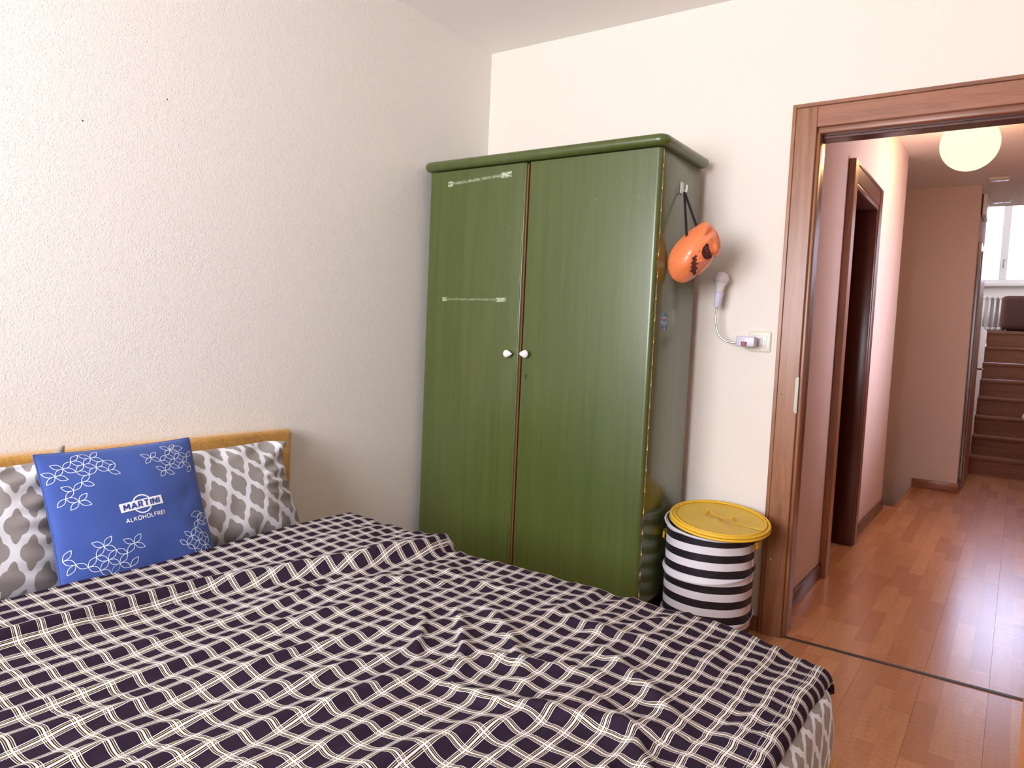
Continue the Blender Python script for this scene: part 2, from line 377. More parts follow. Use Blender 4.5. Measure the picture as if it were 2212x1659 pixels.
# ------------------------------------------------------------------ setting: bedroom shell
XL, YB, HC = -2.249, 2.95, 2.518          # left wall, back wall, ceiling height
XR, YR = 1.25, -1.35                      # right and rear walls
T = 0.10
OX0, OX1, OZ = -0.692, 0.165, 1.973       # bedroom door opening
mb = MB(); mb.box(XL-T, YR-T, -0.02, XL, YB+T, HC); wl = mb.build('wall_left', M['wall'], kind='structure')
mb = MB(); mb.box(XL, YB, -0.02, OX0-0.012, YB+T, HC); mb.box(OX1+0.012, YB, -0.02, XR+T, YB+T, HC); mb.box(OX0-0.012, YB, OZ+0.012, OX1+0.012, YB+T, HC)
mb.build('wall_back', M['wall_back'], kind='structure')
mb = MB(); mb.box(XR, YR-T, -0.02, XR+T, YB, HC); mb.build('wall_right', M['wall'], kind='structure')
WX0, WX1, WZ0, WZ1 = -2.10, -0.20, 0.98, 2.26
mb = MB(); mb.box(XL, YR-T, -0.02, WX0, YR, HC); mb.box(WX1, YR-T, -0.02, XR, YR, HC); mb.box(WX0, YR-T, -0.02, WX1, YR, WZ0); mb.box(WX0, YR-T, WZ1, WX1, YR, HC)
mb.build('wall_rear', M['wall'], kind='structure')
mb = MB(); mb.box(XL-T, YR-T, HC, XR+T, YB+T, HC+0.1); mb.build('ceiling', M['ceil'], kind='structure')

def window(name, x0, x1, z0, z1, y, mull, inward):
    w = empty(name, (0, 0, 0), kind='structure')
    f = 0.05; m = MB(); m.box(x0, y-0.03, z0, x0+f, y+0.03, z1, 0.004, 1); m.build('window_frame', M['white_metal'], w)
    m = MB(); m.box(x1-f, y-0.03, z0, x1, y+0.03, z1, 0.004, 1); m.build('window_frame', M['white_metal'], w)
    m = MB(); m.box(x0+f, y-0.03, z0, x1-f, y+0.03, z0+f, 0.004, 1); m.build('window_frame', M['white_metal'], w)
    m = MB(); m.box(x0+f, y-0.03, z1-f, x1-f, y+0.03, z1, 0.004, 1); m.build('window_frame', M['white_metal'], w)
    xs = [x0+f] + list(mull) + [x1-f]
    for q in mull:
        m = MB(); m.box(q-0.045, y-0.035, z0+f, q+0.045, y+0.035, z1-f, 0.004, 1); m.build('mullion', M['white_metal'], w)
    for a, b in zip(xs[:-1], xs[1:]):
        m = MB(); m.box(a, y-0.004, z0+f, b, y+0.004, z1-f); m.build('pane', M['glass'], w)
    m = MB(); m.box(x0-0.05, min(y, y+inward*0.16), z0-0.05, x1+0.05, max(y, y+inward*0.16), z0-0.001, 0.006, 2); m.build('window_sill', M['white_metal'], w)
    return w
window('window_1', WX0, WX1, WZ0, WZ1, YR-0.05, [-1.15], 1)

# floor boards (real boards with seams; the three strips per board are the laminate's print)
def boards(parent, x0, x1, y0, y1, joints, zt=0.0):
    BW = 0.195; k0 = math.floor((x0+0.003)/BW); k1 = math.ceil((x1+0.003)/BW)
    for k in range(k0, k1):
        a = max(x0, -0.003+k*BW); b = min(x1, -0.003+(k+1)*BW)
        if b-a < 0.004: continue
        st = joints.get(k, (k*0.487) % 1.28)
        ys = [y0] + [st+1.28*i for i in range(-8, 12) if y0+0.05 < st+1.28*i < y1-0.05] + [y1]
        for c, d in zip(ys[:-1], ys[1:]):
            m = MB(); g = 0.0002
            dz = (random.random()-0.5)*0.0004
            m.box(a+g, c+g, zt-0.012, b-g, d-g, zt+dz, 0.0003, 1); m.build('plank', M['floor'], parent)
fl = MB(); fl.box(XL, YR, -0.06, XR, YB, -0.012); floor = fl.build('floor', M['stair'], kind='structure')
boards(floor, XL, XR, YR, YB-0.002, {-1: 2.596-1.28, 0: 1.9})

# baseboards of the bedroom
def bboard(name, x0, y0, x1, y1, h=0.06, mat='wood_dark'):
    m = MB(); m.box(x0, y0, 0.0005, x1, y1, h, 0.004, 2); return m.build(name, M[mat], kind='structure')
bboard('baseboard_left', XL, YR, XL+0.013, YB-0.014, mat='wood_dark_y')
bboard('baseboard_back', XL, YB-0.013, -0.786, YB, mat='wood_x')
bboard('baseboard_back_right', OX1+0.10, YB-0.013, XR, YB, mat='wood_x')
bboard('baseboard_right', XR-0.013, YR, XR, YB-0.014, mat='wood_dark_y')

# nail holes in the left wall
for i, (yy, zz) in enumerate(((1.0365, 1.6995), (1.287, 1.8305))):
    m = MB(); m.lathe([(0.0022, -0.001), (0.0022, 0.0008), (0.0008, 0.0010)], (XL, yy, zz), (1, 0, 0), 8); m.build('nail_hole', M['black'], wl)

# ------------------------------------------------------------------ door_1: bedroom door frame and open leaf
d1 = empty('door_1', ((OX0+OX1)/2, YB, 0), kind='structure')
Yf = YB-0.018
def part(par, name, mat, *boxes, bev=0.002, seg=1, **k):
    m = MB()
    for b in boxes: m.box(*b, bev, seg)
    return m.build(name, M[mat], par, **k)
CW = 0.092; TOPZ = 2.0665
part(d1, 'frame_post', 'wood', (OX0-CW+0.016, Yf, 0.0, OX0, YB, OZ+CW-0.016))
part(d1, 'frame_post', 'wood', (OX1, Yf, 0.0, OX1+CW-0.016, YB, OZ+CW-0.016))
part(d1, 'frame_header', 'wood_x', (OX0+0.0005, Yf, OZ, OX1-0.0005, YB, OZ+CW-0.016))
part(d1, 'outer_lath', 'wood', (OX0-CW, Yf+0.003, 0.0, OX0-CW+0.0145, YB, TOPZ))
part(d1, 'outer_lath', 'wood', (OX1+CW-0.0145, Yf+0.003, 0.0, OX1+CW, YB, TOPZ))
part(d1, 'outer_lath', 'wood_x', (OX0-CW+0.0145, Yf+0.003, TOPZ-0.0145, OX1+CW-0.0145, YB, TOPZ))
# stop strips set back from the casing, then the lining through the wall
part(d1, 'door_stop', 'wood', (OX0-0.012, YB, 0.0, OX0+0.013, YB+0.045, OZ-0.013), bev=0.006, seg=3)
part(d1, 'door_stop', 'wood_x', (OX0, YB, OZ-0.022, OX1, YB+0.045, OZ+0.012), bev=0.006, seg=3)
part(d1, 'door_stop', 'wood', (OX1-0.013, YB, 0.0, OX1+0.012, YB+0.045, OZ-0.013), bev=0.006, seg=3)
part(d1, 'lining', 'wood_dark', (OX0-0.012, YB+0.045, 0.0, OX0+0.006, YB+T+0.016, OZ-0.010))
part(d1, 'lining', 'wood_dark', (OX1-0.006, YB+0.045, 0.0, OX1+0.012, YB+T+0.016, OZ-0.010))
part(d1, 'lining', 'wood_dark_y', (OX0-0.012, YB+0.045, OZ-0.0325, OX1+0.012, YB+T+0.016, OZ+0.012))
# threshold seal in the floor
part(d1, 'threshold', 'rubber', (OX0-0.004, YB-0.002, -0.010, OX1, YB+0.016, 0.0035), bev=0.001)
# strike plate and brass screws
m = MB(); pl = []
for a in range(0, 91, 15): pl.append((-0.002+0.0-0.010*math.cos(math.radians(a))+0.0, 0.060+0.010*math.sin(math.radians(a))))
poly = [(0.0, -0.070), (-0.006, -0.070), (-0.011, -0.064), (-0.012, -0.058), (-0.012, 0.058), (-0.011, 0.064), (-0.006, 0.070), (0.0, 0.070)]
m.prism(poly, (OX0+0.001, Yf-0.0012, 0.961), (1, 0, 0), (0, 0, 1), (0, 1, 0), 0.0018); m.box(OX0-0.0004, Yf-0.001, 0.891, OX0+0.0012, YB, 1.031)
m.build('strike_plate', M['steel'], d1, label='pale steel strike plate')
for z in (1.796, 0.962, 0.306):
    m = MB(); m.lathe([(0.0042, 0.0), (0.0040, 0.0010), (0.0028, 0.0018), (0.0001, 0.0021)], (-0.7505, Yf+0.0005, z), (0, -1, 0), 14)
    sc = m.build('screw', M['brass'], d1, label='brass slotted screw')
    m = MB(); m.box(-0.7505-0.0004, Yf-0.0019, z-0.0038, -0.7505+0.0004, Yf-0.0010, z+0.0038); m.build('slot', M['black'], sc)
# the leaf, swung open into the room, hinged on the right post
hx, hy = OX1+0.004, YB-0.030; ex, ey = 0.068, 2.12
dv = Vector((ex-hx, ey-hy, 0)); L = dv.length; dn = dv.normalized(); nn = Vector((-dn.y, dn.x, 0))  # nn points right of the leaf
if nn.x < 0: nn = -nn
m = MB(); m.prism([(0, 0), (L, 0), (L, 0.040), (0, 0.040)], (hx, hy, 0.012), dn, nn, (0, 0, 1), OZ-0.025)
leaf = m.build('leaf', M['door_leaf'], d1, label='orange brown door leaf swung open')
hp = Vector((ex, ey, 1.0)) - dn*0.060
m = MB(); m.tube([hp, hp-nn*0.048, hp-nn*0.052-dn*0.004, hp-nn*0.055-dn*0.02, hp-nn*0.055-dn*0.115], 0.0095, 12); m.build('lever_handle', M['chrome'], leaf)
m = MB(); m.lathe([(0.024, 0.0), (0.024, 0.006), (0.02, 0.009), (0.001, 0.009)], hp, -nn, 20); m.build('rosette', M['chrome'], leaf)
# hall-side casing
part(d1, 'hall_casing', 'wood', (OX0-0.055, YB+T, 0.0, OX0-0.010, YB+T+0.016, OZ+0.075))
part(d1, 'hall_casing', 'wood', (OX1+0.010, YB+T, 0.0, OX1+0.08, YB+T+0.016, OZ+0.075))

# ------------------------------------------------------------------ hall shell
HXL, HXR, HY0, HYE, HYF = -0.75, 0.50, YB+T, 5.86, 7.056
D2Y0, D2Y1, D2Z = 3.945, 4.615, 1.955                   # door_2 opening in the hall's left wall
mb = MB(); mb.box(HXL-T, HY0, -0.02, HXL, D2Y0, HC); mb.box(HXL-T, D2Y1, -0.02, HXL, HYE, HC); mb.box(HXL-T, D2Y0, D2Z, HXL, D2Y1, HC)
mb.build('wall_hall_left', M['hallwall'], kind='structure')
mb = MB(); mb.box(HXL-T, HYE+0.02, -2.7, -0.60, HYE+0.145, -0.061); mb.box(HXL-T, HYE-T, -2.7, HXL-0.0005, HYE+0.02, -0.061); mb.box(-2.4, HYE-T, -2.7, HXL-T, HYE, HC); mb.build('wall_stairwell_near', M['hallwall'], kind='structure')
mb = MB(); mb.box(-2.4, HYF, -2.7, -0.355, HYF+0.12, HC); mb.build('wall_hall_far', M['hallwall'], kind='structure')
mb = MB(); mb.box(-2.5, HYE-T, -2.7, -2.4, HYF+0.12, HC); mb.build('wall_stairwell_left', M['hallwall'], kind='structure')
mb = MB(); mb.box(-2.4, HYE, -2.8, 0.6, HYF, -2.7); mb.build('floor_stairwell', M['stair'], kind='structure')
mb = MB(); mb.box(-0.683, HYE+0.14, -2.7, -0.62, HYF, -0.013); mb.build('wall_stairwell_right', M['hallwall'], kind='structure')
# passage wall with a door, beside the foot of the stairs
PWE = 8.20
D3Y0, D3Y1, D3Z = 7.30, 8.06, 2.03
mb = MB(); mb.box(-0.475, HYF+0.12, -0.02, -0.355, D3Y0, HC); mb.box(-0.475, D3Y1, -0.02, -0.355, PWE, HC); mb.box(-0.475, D3Y0, D3Z, -0.355, D3Y1, HC)
mb.build('wall_passage_left', M['hallwall'], kind='structure')
# right wall of the hall with an unseen window added to brighten the hall
HW = (4.20, 5.30, 1.05, 2.05)
mb = MB(); mb.box(HXR, HY0, -0.02, HXR+T, HW[0], HC); mb.box(HXR, HW[1], -0.02, HXR+T, PWE, HC); mb.box(HXR, HW[0], -0.02, HXR+T, HW[1], HW[2]); mb.box(HXR, HW[0], HW[3], HXR+T, HW[1], HC)
mb.build('wall_hall_right', M['hallwall'], kind='structure')
w3 = empty('added_window_hall', (0, 0, 0), kind='structure')
for b in ((HW[0], HW[2], HW[0]+0.05, HW[3]), (HW[1]-0.05, HW[2], HW[1], HW[3]), (HW[0]+0.05, HW[2], HW[1]-0.05, HW[2]+0.05), (HW[0]+0.05, HW[3]-0.05, HW[1]-0.05, HW[3])):
    part(w3, 'window_frame', 'white_metal', (HXR+0.03, b[0], b[1], HXR+0.08, b[2], b[3]))
m = MB(); m.box(HXR+0.052, HW[0]+0.05, HW[2]+0.05, HXR+0.058, HW[1]-0.05, HW[3]-0.05); m.build('pane', M['glass'], w3)
mb = MB(); mb.box(HXL-T, HY0, HC, HXR+T, 8.03, HC+0.1); mb.box(-2.5, HYE-T, HC, HXL-T, HYF+0.12, HC+0.1); mb.build('ceiling_hall', M['ceil'], kind='structure')
fl = MB(); fl.box(HXL-T, YB+0.0, -0.06, HXR+T, HYE+0.14, -0.012); fl.box(-0.683, HYE+0.14, -0.06, HXR+T, 8.26, -0.012); fl.box(-0.683, 8.26, -0.06, 0.72, 12.2, -0.0125)
hfloor = fl.build('floor_hall', M['stair'], kind='structure')
boards(hfloor, HXL-T, HXR, YB+0.0165, HYE+0.14, {-1: 3.083, -2: 3.9, -3: 3.35, -4: 4.3, 0: 3.75})
boards(hfloor, -0.62, HXR, HYE+0.1405, 8.266, {-1: 6.9, -2: 6.5, -3: 7.3, 0: 6.6})
# trims along the edge of the stairwell
mb = MB(); mb.box(-0.687, HYE+0.09, -0.03, -0.62, HYF-0.001, 0.005, 0.003, 2); mb.build('trim_1', M['floor'], kind='structure')
mb = MB(); mb.box(HXL-0.06, HYE+0.10, -0.03, -0.688, HYE+0.152, 0.004, 0.003, 2); mb.build('trim_2', M['floor'], kind='structure')
bboard('baseboard_hall_left', HXL, HY0+0.017, HXL+0.014, D2Y0-0.085, 0.075, 'wood_dark_y')
bboard('baseboard_hall_left_far', HXL, D2Y1+0.085, HXL+0.014, HYE+0.012, 0.075, 'wood_dark_y')
bboard('baseboard_hall_far', -0.684, HYF-0.014, -0.341, HYF, 0.075, 'wood_x')
bboard('baseboard_passage', -0.355, HYF, -0.341, D3Y0-0.075, 0.075, 'wood_dark_y')

# door_2: doorway in the hall's left wall, dark room behind, leaf swung in
d2 = empty('door_2', (HXL, (D2Y0+D2Y1)/2, 0), kind='structure')
c0 = 0.092; xf = HXL+0.034
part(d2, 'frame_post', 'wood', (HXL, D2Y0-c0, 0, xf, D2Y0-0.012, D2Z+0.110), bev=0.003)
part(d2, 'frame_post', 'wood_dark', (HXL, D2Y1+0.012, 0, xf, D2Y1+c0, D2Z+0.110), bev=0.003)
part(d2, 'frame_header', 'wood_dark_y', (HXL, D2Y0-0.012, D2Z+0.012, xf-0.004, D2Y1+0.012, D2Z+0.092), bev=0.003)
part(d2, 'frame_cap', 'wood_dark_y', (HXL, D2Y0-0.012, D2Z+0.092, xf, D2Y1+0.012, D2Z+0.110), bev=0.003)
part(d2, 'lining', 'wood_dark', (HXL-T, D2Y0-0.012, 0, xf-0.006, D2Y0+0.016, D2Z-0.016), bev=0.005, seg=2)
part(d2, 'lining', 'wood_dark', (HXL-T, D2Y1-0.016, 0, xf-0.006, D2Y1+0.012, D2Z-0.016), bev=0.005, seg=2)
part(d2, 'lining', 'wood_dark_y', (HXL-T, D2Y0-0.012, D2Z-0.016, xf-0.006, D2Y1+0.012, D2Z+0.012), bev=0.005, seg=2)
part(d2, 'leaf', 'wood_dark', (HXL-T-0.60, D2Y1-0.022, 0.01, HXL-T+0.002, D2Y1+0.018, D2Z-0.01))
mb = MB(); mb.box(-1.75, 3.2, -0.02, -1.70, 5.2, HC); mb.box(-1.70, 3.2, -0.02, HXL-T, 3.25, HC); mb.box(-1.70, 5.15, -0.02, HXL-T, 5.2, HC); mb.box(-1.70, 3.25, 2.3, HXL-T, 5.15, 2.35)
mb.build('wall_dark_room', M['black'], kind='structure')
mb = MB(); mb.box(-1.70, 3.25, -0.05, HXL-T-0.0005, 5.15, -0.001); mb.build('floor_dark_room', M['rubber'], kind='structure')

# door_3 in the passage wall, black box added behind it to stop light leaks
mb = MB(); mb.box(-0.62, HYF+0.121, -0.02, -0.48, PWE-0.061, 2.40); mb.build('leak_block_door_3', M['black'], kind='structure')
d3 = empty('door_3', (-0.355, (D3Y0+D3Y1)/2, 0), kind='structure')
part(d3, 'frame_post', 'wood_dark', (-0.355, D3Y0-0.075, 0, -0.332, D3Y0+0.012, D3Z+0.05), bev=0.003)
part(d3, 'frame_post', 'wood_dark', (-0.355, D3Y1-0.012, 0, -0.332, D3Y1+0.075, D3Z+0.05), bev=0.003)
part(d3, 'frame_header', 'wood_dark_y', (-0.355, D3Y0+0.012, D3Z-0.012, -0.332, D3Y1-0.012, D3Z+0.05), bev=0.003)
lf3 = part(d3, 'leaf', 'wood', (-0.375, D3Y0+0.014, 0.008, -0.322, D3Y1-0.014, D3Z-0.014), bev=0.003)
m = MB(); m.box(-0.322, 7.86, 0.90, -0.317, 7.90, 1.08, 0.001, 1); m.build('handle_plate', M['steel'], lf3)
m = MB(); m.tube([(-0.318, 7.88, 1.02), (-0.285, 7.88, 1.02), (-0.277, 7.875, 1.02), (-0.275, 7.86, 1.02), (-0.275, 7.77, 1.02)], 0.009, 10); m.build('lever_handle', M['chrome'], lf3)
ch = empty('door_chime', (-0.355, 7.33, 2.29), 'cream plastic chime box high on the passage wall corner', 'chime')
m = MB(); m.box(-0.355, 7.14, 2.29, -0.345, 7.52, 2.46, 0.004, 1); m.build('back_plate', M['rubber'], ch)
m = MB(); m.box(-0.345, 7.14, 2.29, -0.318, 7.52, 2.46, 0.004, 2); m.build('cover', M['cream_plastic'], ch)

# ------------------------------------------------------------------ stairs up to the half landing and the upper room
RISE, RUN, SY = 0.178, 0.25, 8.266; UZ = RISE*8
SX0, SX1 = -0.335, 0.595
stc = empty('staircase', (0.1, SY, 0), 'brown laminate stairs rising at the end of the hall', 'stairs')
for i in range(8):
    y = SY+i*RUN
    m = MB(); m.box(SX0+0.001, y, i*RISE+0.0005, SX1, y+0.018, (i+1)*RISE-0.030); m.build('riser', M['stair'], stc)
    if i < 7:
        m = MB(); m.box(SX0+0.001, y-0.018, (i+1)*RISE-0.030, SX1, y+RUN+0.018, (i+1)*RISE, 0.006, 2); m.build('tread', M['stair'], stc)
    else:
        m = MB(); m.box(SX0+0.001, y-0.018, (i+1)*RISE-0.030, SX1, y+0.10, (i+1)*RISE+0.004, 0.006, 2); m.build('tread', M['stair'], stc)
UY1 = 12.05
mb = MB(); mb.box(SX0-0.10, PWE, -0.02, SX0, 10.03, UZ+0.012, 0.02, 3); mb.build('wall_stair_left', M['ceil'], kind='structure')
mb = MB(); mb.box(SX1+0.005, PWE, -0.02, SX1+0.1, UY1, 3.9); mb.build('wall_stair_right', M['wall'], kind='structure')
mb = MB(); mb.box(-2.6, 10.116, UZ-0.12, SX1, UY1, UZ); mb.box(-2.6, PWE+0.001, UZ-0.12, SX0-0.10, 10.116, UZ); mb.build('floor_upper', M['stair'], kind='structure')
mb = MB(); mb.box(-2.7, 7.3, UZ-0.12, -2.6, 9.5, 3.9); mb.box(-2.7, 11.1, UZ-0.12, -2.6, UY1, 3.9); mb.box(-2.7, 9.5, UZ-0.12, -2.6, 11.1, 2.15); mb.box(-2.7, 9.5, 3.35, -2.6, 11.1, 3.9); mb.build('wall_upper_left', M['wall'], kind='structure')
w4 = empty('added_window_upper', (0, 0, 0), kind='structure')  # unseen window added so the side fill can light the upper room
for b in ((9.5, 2.15, 9.55, 3.35), (11.05, 2.15, 11.1, 3.35), (9.55, 2.15, 11.05, 2.20), (9.55, 3.30, 11.05, 3.35), (10.27, 2.20, 10.33, 3.30)):
    part(w4, 'window_frame', 'white_metal', (-2.67, b[0], b[1], -2.62, b[2], b[3]))
for a_, b_ in ((9.55, 10.27), (10.33, 11.05)):
    m = MB(); m.box(-2.649, a_, 2.20, -2.641, b_, 3.30); m.build('pane', M['glass'], w4)
mb = MB(); mb.box(-2.6, 8.03, HC, SX1+0.1, 8.13, 3.9); mb.box(-2.6, PWE-0.06, UZ-0.12, -0.475, PWE, HC); mb.build('wall_upper_near', M['wall'], kind='structure')
mb = MB(); mb.box(-2.7, 8.03, 3.9, SX1+0.1, UY1+0.1, 4.0); mb.build('ceiling_upper', M['ceil'], kind='structure')
UX0, UX1, UWZ0, UWZ1 = -0.62, 0.50, 2.14, 3.36
mb = MB(); mb.box(-2.7, UY1, UZ-0.12, UX0, UY1+0.15, 3.9); mb.box(UX1, UY1, UZ-0.12, SX1+0.1, UY1+0.15, 3.9); mb.box(UX0, UY1, UZ-0.12, UX1, UY1+0.15, UWZ0); mb.box(UX0, UY1, UWZ1, UX1, UY1+0.15, 3.9)
mb.build('wall_upper_far', M['wall'], kind='structure')
w2 = window('window_3', UX0, UX1, UWZ0, UWZ1, UY1+0.05, [-0.285], -1)
m = MB(); m.tube([(-0.285, UY1+0.01, 2.45), (-0.285, UY1-0.03, 2.45), (-0.285, UY1-0.035, 2.44), (-0.285, UY1-0.035, 2.34)], 0.008, 8); m.build('window_handle', M['steel'], w2)
# radiator under the upper window
rad = empty('radiator', (-0.1, UY1-0.07, UZ), 'cream column radiator under the upstairs window', 'radiator')
for i in range(14):
    x = -0.46+i*0.062
    m = MB()
    for dy in (-0.032, 0.032): m.tube([(x, UY1-0.075+dy, UZ+0.10), (x, UY1-0.075+dy, UZ+0.50)], 0.014, 8)
    for z in (UZ+0.09, UZ+0.51): m.box(x-0.024, UY1-0.125, z-0.022, x+0.024, UY1-0.025, z+0.022, 0.012, 2)
    m.build('column', M['white_metal'], rad)
for z in (UZ+0.09, UZ+0.51):
    m = MB(); m.tube([(-0.50, UY1-0.075, z), (0.40, UY1-0.075, z)], 0.013, 8); m.build('header_pipe', M['white_metal'], rad)
for x in (-0.46, 0.346):
    m = MB(); m.box(x-0.012, UY1-0.11, UZ, x+0.012, UY1-0.04, UZ+0.07); m.build('foot', M['white_metal'], rad)
# brown armchair at the top of the stairs, seen from behind
ac = empty('armchair', (0.10, 11.1, UZ), 'dark brown suede armchair at the top of the stairs', 'armchair')
m = MB(); m.box(-0.243, 10.90, UZ+0.055, 0.45, 11.12, UZ+0.47, 0.06, 4); m.build('backrest', M['suede'], ac)
m = MB(); m.box(-0.20, 11.12, UZ+0.055, 0.40, 11.70, UZ+0.25, 0.04, 3); m.build('seat', M['suede'], ac)
for x in (-0.24, 0.36): m = MB(); m.box(x, 11.10, UZ+0.055, x+0.10, 11.70, UZ+0.36, 0.04, 3); m.build('armrest', M['suede'], ac)
for x in (-0.17, 0.37):
    for y in (10.95, 11.62): m = MB(); m.lathe([(0.018, 0), (0.024, 0.06)], (x, y, UZ), (0, 0, 1), 12); m.build('foot', M['black_plastic'], ac)

# ceiling strips and globe lamp in the hall
for i, (y0, y1, lb) in enumerate(((6.795, 6.89, 'white flush ceiling strip nearer the globe lamp'), (7.775, 7.87, 'white flush ceiling strip nearer the stairs'))):
    e = empty('ceiling_strip', (-0.24, (y0+y1)/2, HC), lb, 'ceiling plate', 'white strips on the hall ceiling')
    m = MB(); m.box(-0.303, y0, HC-0.016, -0.176, y1, HC-0.0, 0.004, 2); m.build('cover', M['white_gloss'], e)
    m = MB(); m.box(-0.309, y0-0.006, HC-0.004, -0.170, y1+0.006, HC-0.0002); m.build('base_plate', M['white_gloss'], e)
gl = empty('globe_lamp', (-0.332, 5.0, HC), 'lit opal glass globe lamp on the hall ceiling', 'lamp')
GC = Vector((-0.332, 5.0, 2.356)); GR = 0.152
m = MB(); m.lathe([(max(0.0008, GR*math.sin(a)), -GR*math.cos(a)) for a in [math.pi*k/28 for k in range(0, 27)]], GC, (0, 0, 1), 40, cap=False); m.build('globe', M['globe'], gl)
m = MB(); m.lathe([(0.062, 0), (0.062, 0.018), (0.055, 0.022)], (-0.332, 5.0, HC-0.022), (0, 0, 1), 28); m.build('base', M['white_gloss'], gl)
pl_ = bpy.data.lights.new('bulb_light', 'POINT'); pl_.energy = 34; pl_.color = (1.0, 0.50, 0.22); pl_.shadow_soft_size = 0.05
po = bpy.data.objects.new('bulb_light', pl_); COL.objects.link(po); po.parent = gl; po.location = (0, 0, -0.162)

# ------------------------------------------------------------------ wardrobe
WAX0, WAX1, WAY, WAB = -2.199, -1.108, 2.478, 2.870
CZ0, CZ1 = 1.843, 1.884
wa = empty('wardrobe', ((WAX0+WAX1)/2, (WAY+WAB)/2, 0), 'old green stained two-door wardrobe in the corner', 'wardrobe')
part(wa, 'side_panel', 'green_side', (WAX1-0.019, WAY+0.0245, 0.14, WAX1, WAB, CZ0), bev=0.0025, seg=2)
part(wa, 'side_panel', 'green_side', (WAX0, WAY+0.0245, 0.14, WAX0+0.019, WAB, CZ0), bev=0.0025, seg=2)
part(wa, 'back_panel', 'brown_lath', (WAX0+0.019, WAB-0.008, 0.14, WAX1-0.019, WAB, CZ0))
part(wa, 'bottom_panel', 'green_side', (WAX0+0.019, WAY+0.026, 0.14, WAX1-0.019, WAB-0.008, 0.158))
part(wa, 'top_panel', 'green_side', (WAX0+0.019, WAY+0.026, CZ0-0.018, WAX1-0.019, WAB-0.008, CZ0-0.0005))
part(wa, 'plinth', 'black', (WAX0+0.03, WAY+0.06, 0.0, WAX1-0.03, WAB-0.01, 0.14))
# cornice with a bullnose edge on front and both sides
oh = 0.030; r = (CZ1-CZ0)/2; prof = []
for a in range(-90, 91, 15): prof.append((oh-r+r*math.cos(math.radians(a)), CZ0+r+r*math.sin(math.radians(a))))
def outline(o, rc, n=6):
    x0, x1, y0, y1 = WAX0-o, WAX1+o, WAY-o, WAB
    pts = [(x1, y1)]
    rr = max(0.004, rc+o)
    for k in range(n+1): a = math.radians(-90*k/n); pts.append((x1-rr+rr*math.cos(a), y0+rr+rr*math.sin(a)))
    for k in range(n+1): a = math.radians(-90-90*k/n); pts.append((x0+rr+rr*math.cos(a), y0+rr+rr*math.sin(a)))
    pts.append((x0, y1)); return pts
m = MB(); P = [[(x, y, z) for (x, y) in outline(o, 0.012)] for (o, z) in prof]; m.grid(P)
n = len(P[0]); m.f.append(tuple(range(n))); m.sm.append(False); m.f.append(tuple(range((len(P)-1)*n, len(P)*n))[::-1]); m.sm.append(False)
sd = [(len(P)-1-i)*n for i in range(len(P))]
cornice = m.build('cornice', M['green'], wa); shade_by_angle(cornice, 50)
# doors: slabs with softly rounded outer edge
def door_slab(x0, x1, rl, rr, name='door'):
    z0, z1, th = 0.125, CZ0-0.004, 0.022
    poly = [(x1, th)]
    for k in range(7): a = math.radians(-90*k/6); poly.append((x1-rr+rr*math.cos(a), rr+rr*math.sin(a)))
    for k in range(7): a = math.radians(-90-90*k/6); poly.append((x0+rl+rl*math.cos(a), rl+rl*math.sin(a)))
    poly.append((x0, th))
    m = MB(); m.prism(poly, (0, WAY, z0), (1, 0, 0), (0, 1, 0), (0, 0, 1), z1-z0, True)
    o = m.build(name, M['green'], wa); return shade_by_angle(o, 40)
dl = door_slab(WAX0, -1.6985, 0.006, 0.002)
dr = door_slab(-1.6715, WAX1, 0.003, 0.016)
m = MB(); m.prism([(0.0, 0.010)]+[(0.0065-0.0065*math.cos(math.radians(a)), 0.004-0.010*math.sin(math.radians(a))) for a in range(0, 181, 20)]+[(0.013, 0.010)], (-1.6975, WAY, 0.125), (1, 0, 0), (0, 1, 0), (0, 0, 1), CZ0-0.004-0.125-0.002, True)
o = m.build('edge_moulding', M['green'], dl); shade_by_angle(o, 50)
m = MB(); m.box(-1.6845, WAY+0.0005, 0.125, -1.6775, WAY+0.018, CZ0-0.012, 0.001, 1); m.build('rebate_lath', M['brown_lath'], dl, label='bare brown wooden lath')
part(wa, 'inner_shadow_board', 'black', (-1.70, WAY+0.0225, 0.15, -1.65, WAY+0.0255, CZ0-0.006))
# egg shaped white knobs
def knob(par, x, z, sgn):
    m = MB(); prof = [(0.0045, 0.0), (0.0045, 0.010), (0.006, 0.012)]
    m.lathe(prof, (x, WAY+0.002, z), (0, -1, 0), 12)
    n1, n2 = 20, 12; vs = []; fs = []
    P = []
    for i in range(n2+1):
        th = math.pi*i/n2; row = []
        for k in range(n1):
            ph = 2*math.pi*k/n1
            a = math.sin(th)*math.cos(ph); b = math.sin(th)*math.sin(ph); d = math.cos(th)
            # tear drop: pointed towards +a
            ll = 0.0270 if a > 0 else 0.0165
            wd = 0.0165*(1-0.55*max(0, a)**1.3)
            row.append((x+sgn*a*ll, WAY-0.018-d*0.011, z+b*wd))
        row.append(row[0]); P.append(row)
    m.grid(P); return m.build('knob', M['white_gloss'], par, label='white pointed oval knob')
knob(dl, -1.736, 1.0655, 1); knob(dr, -1.646, 1.069, -1)
m = MB(); m.lathe([(0.0033, 0), (0.0033, 0.0008)], (-1.6485, WAY+0.0002, 0.981), (0, -1, 0), 12); m.box(-1.6502, WAY-0.0006, 0.967, -1.6468, WAY+0.0002, 0.980); m.build('keyhole', M['black'], dr)
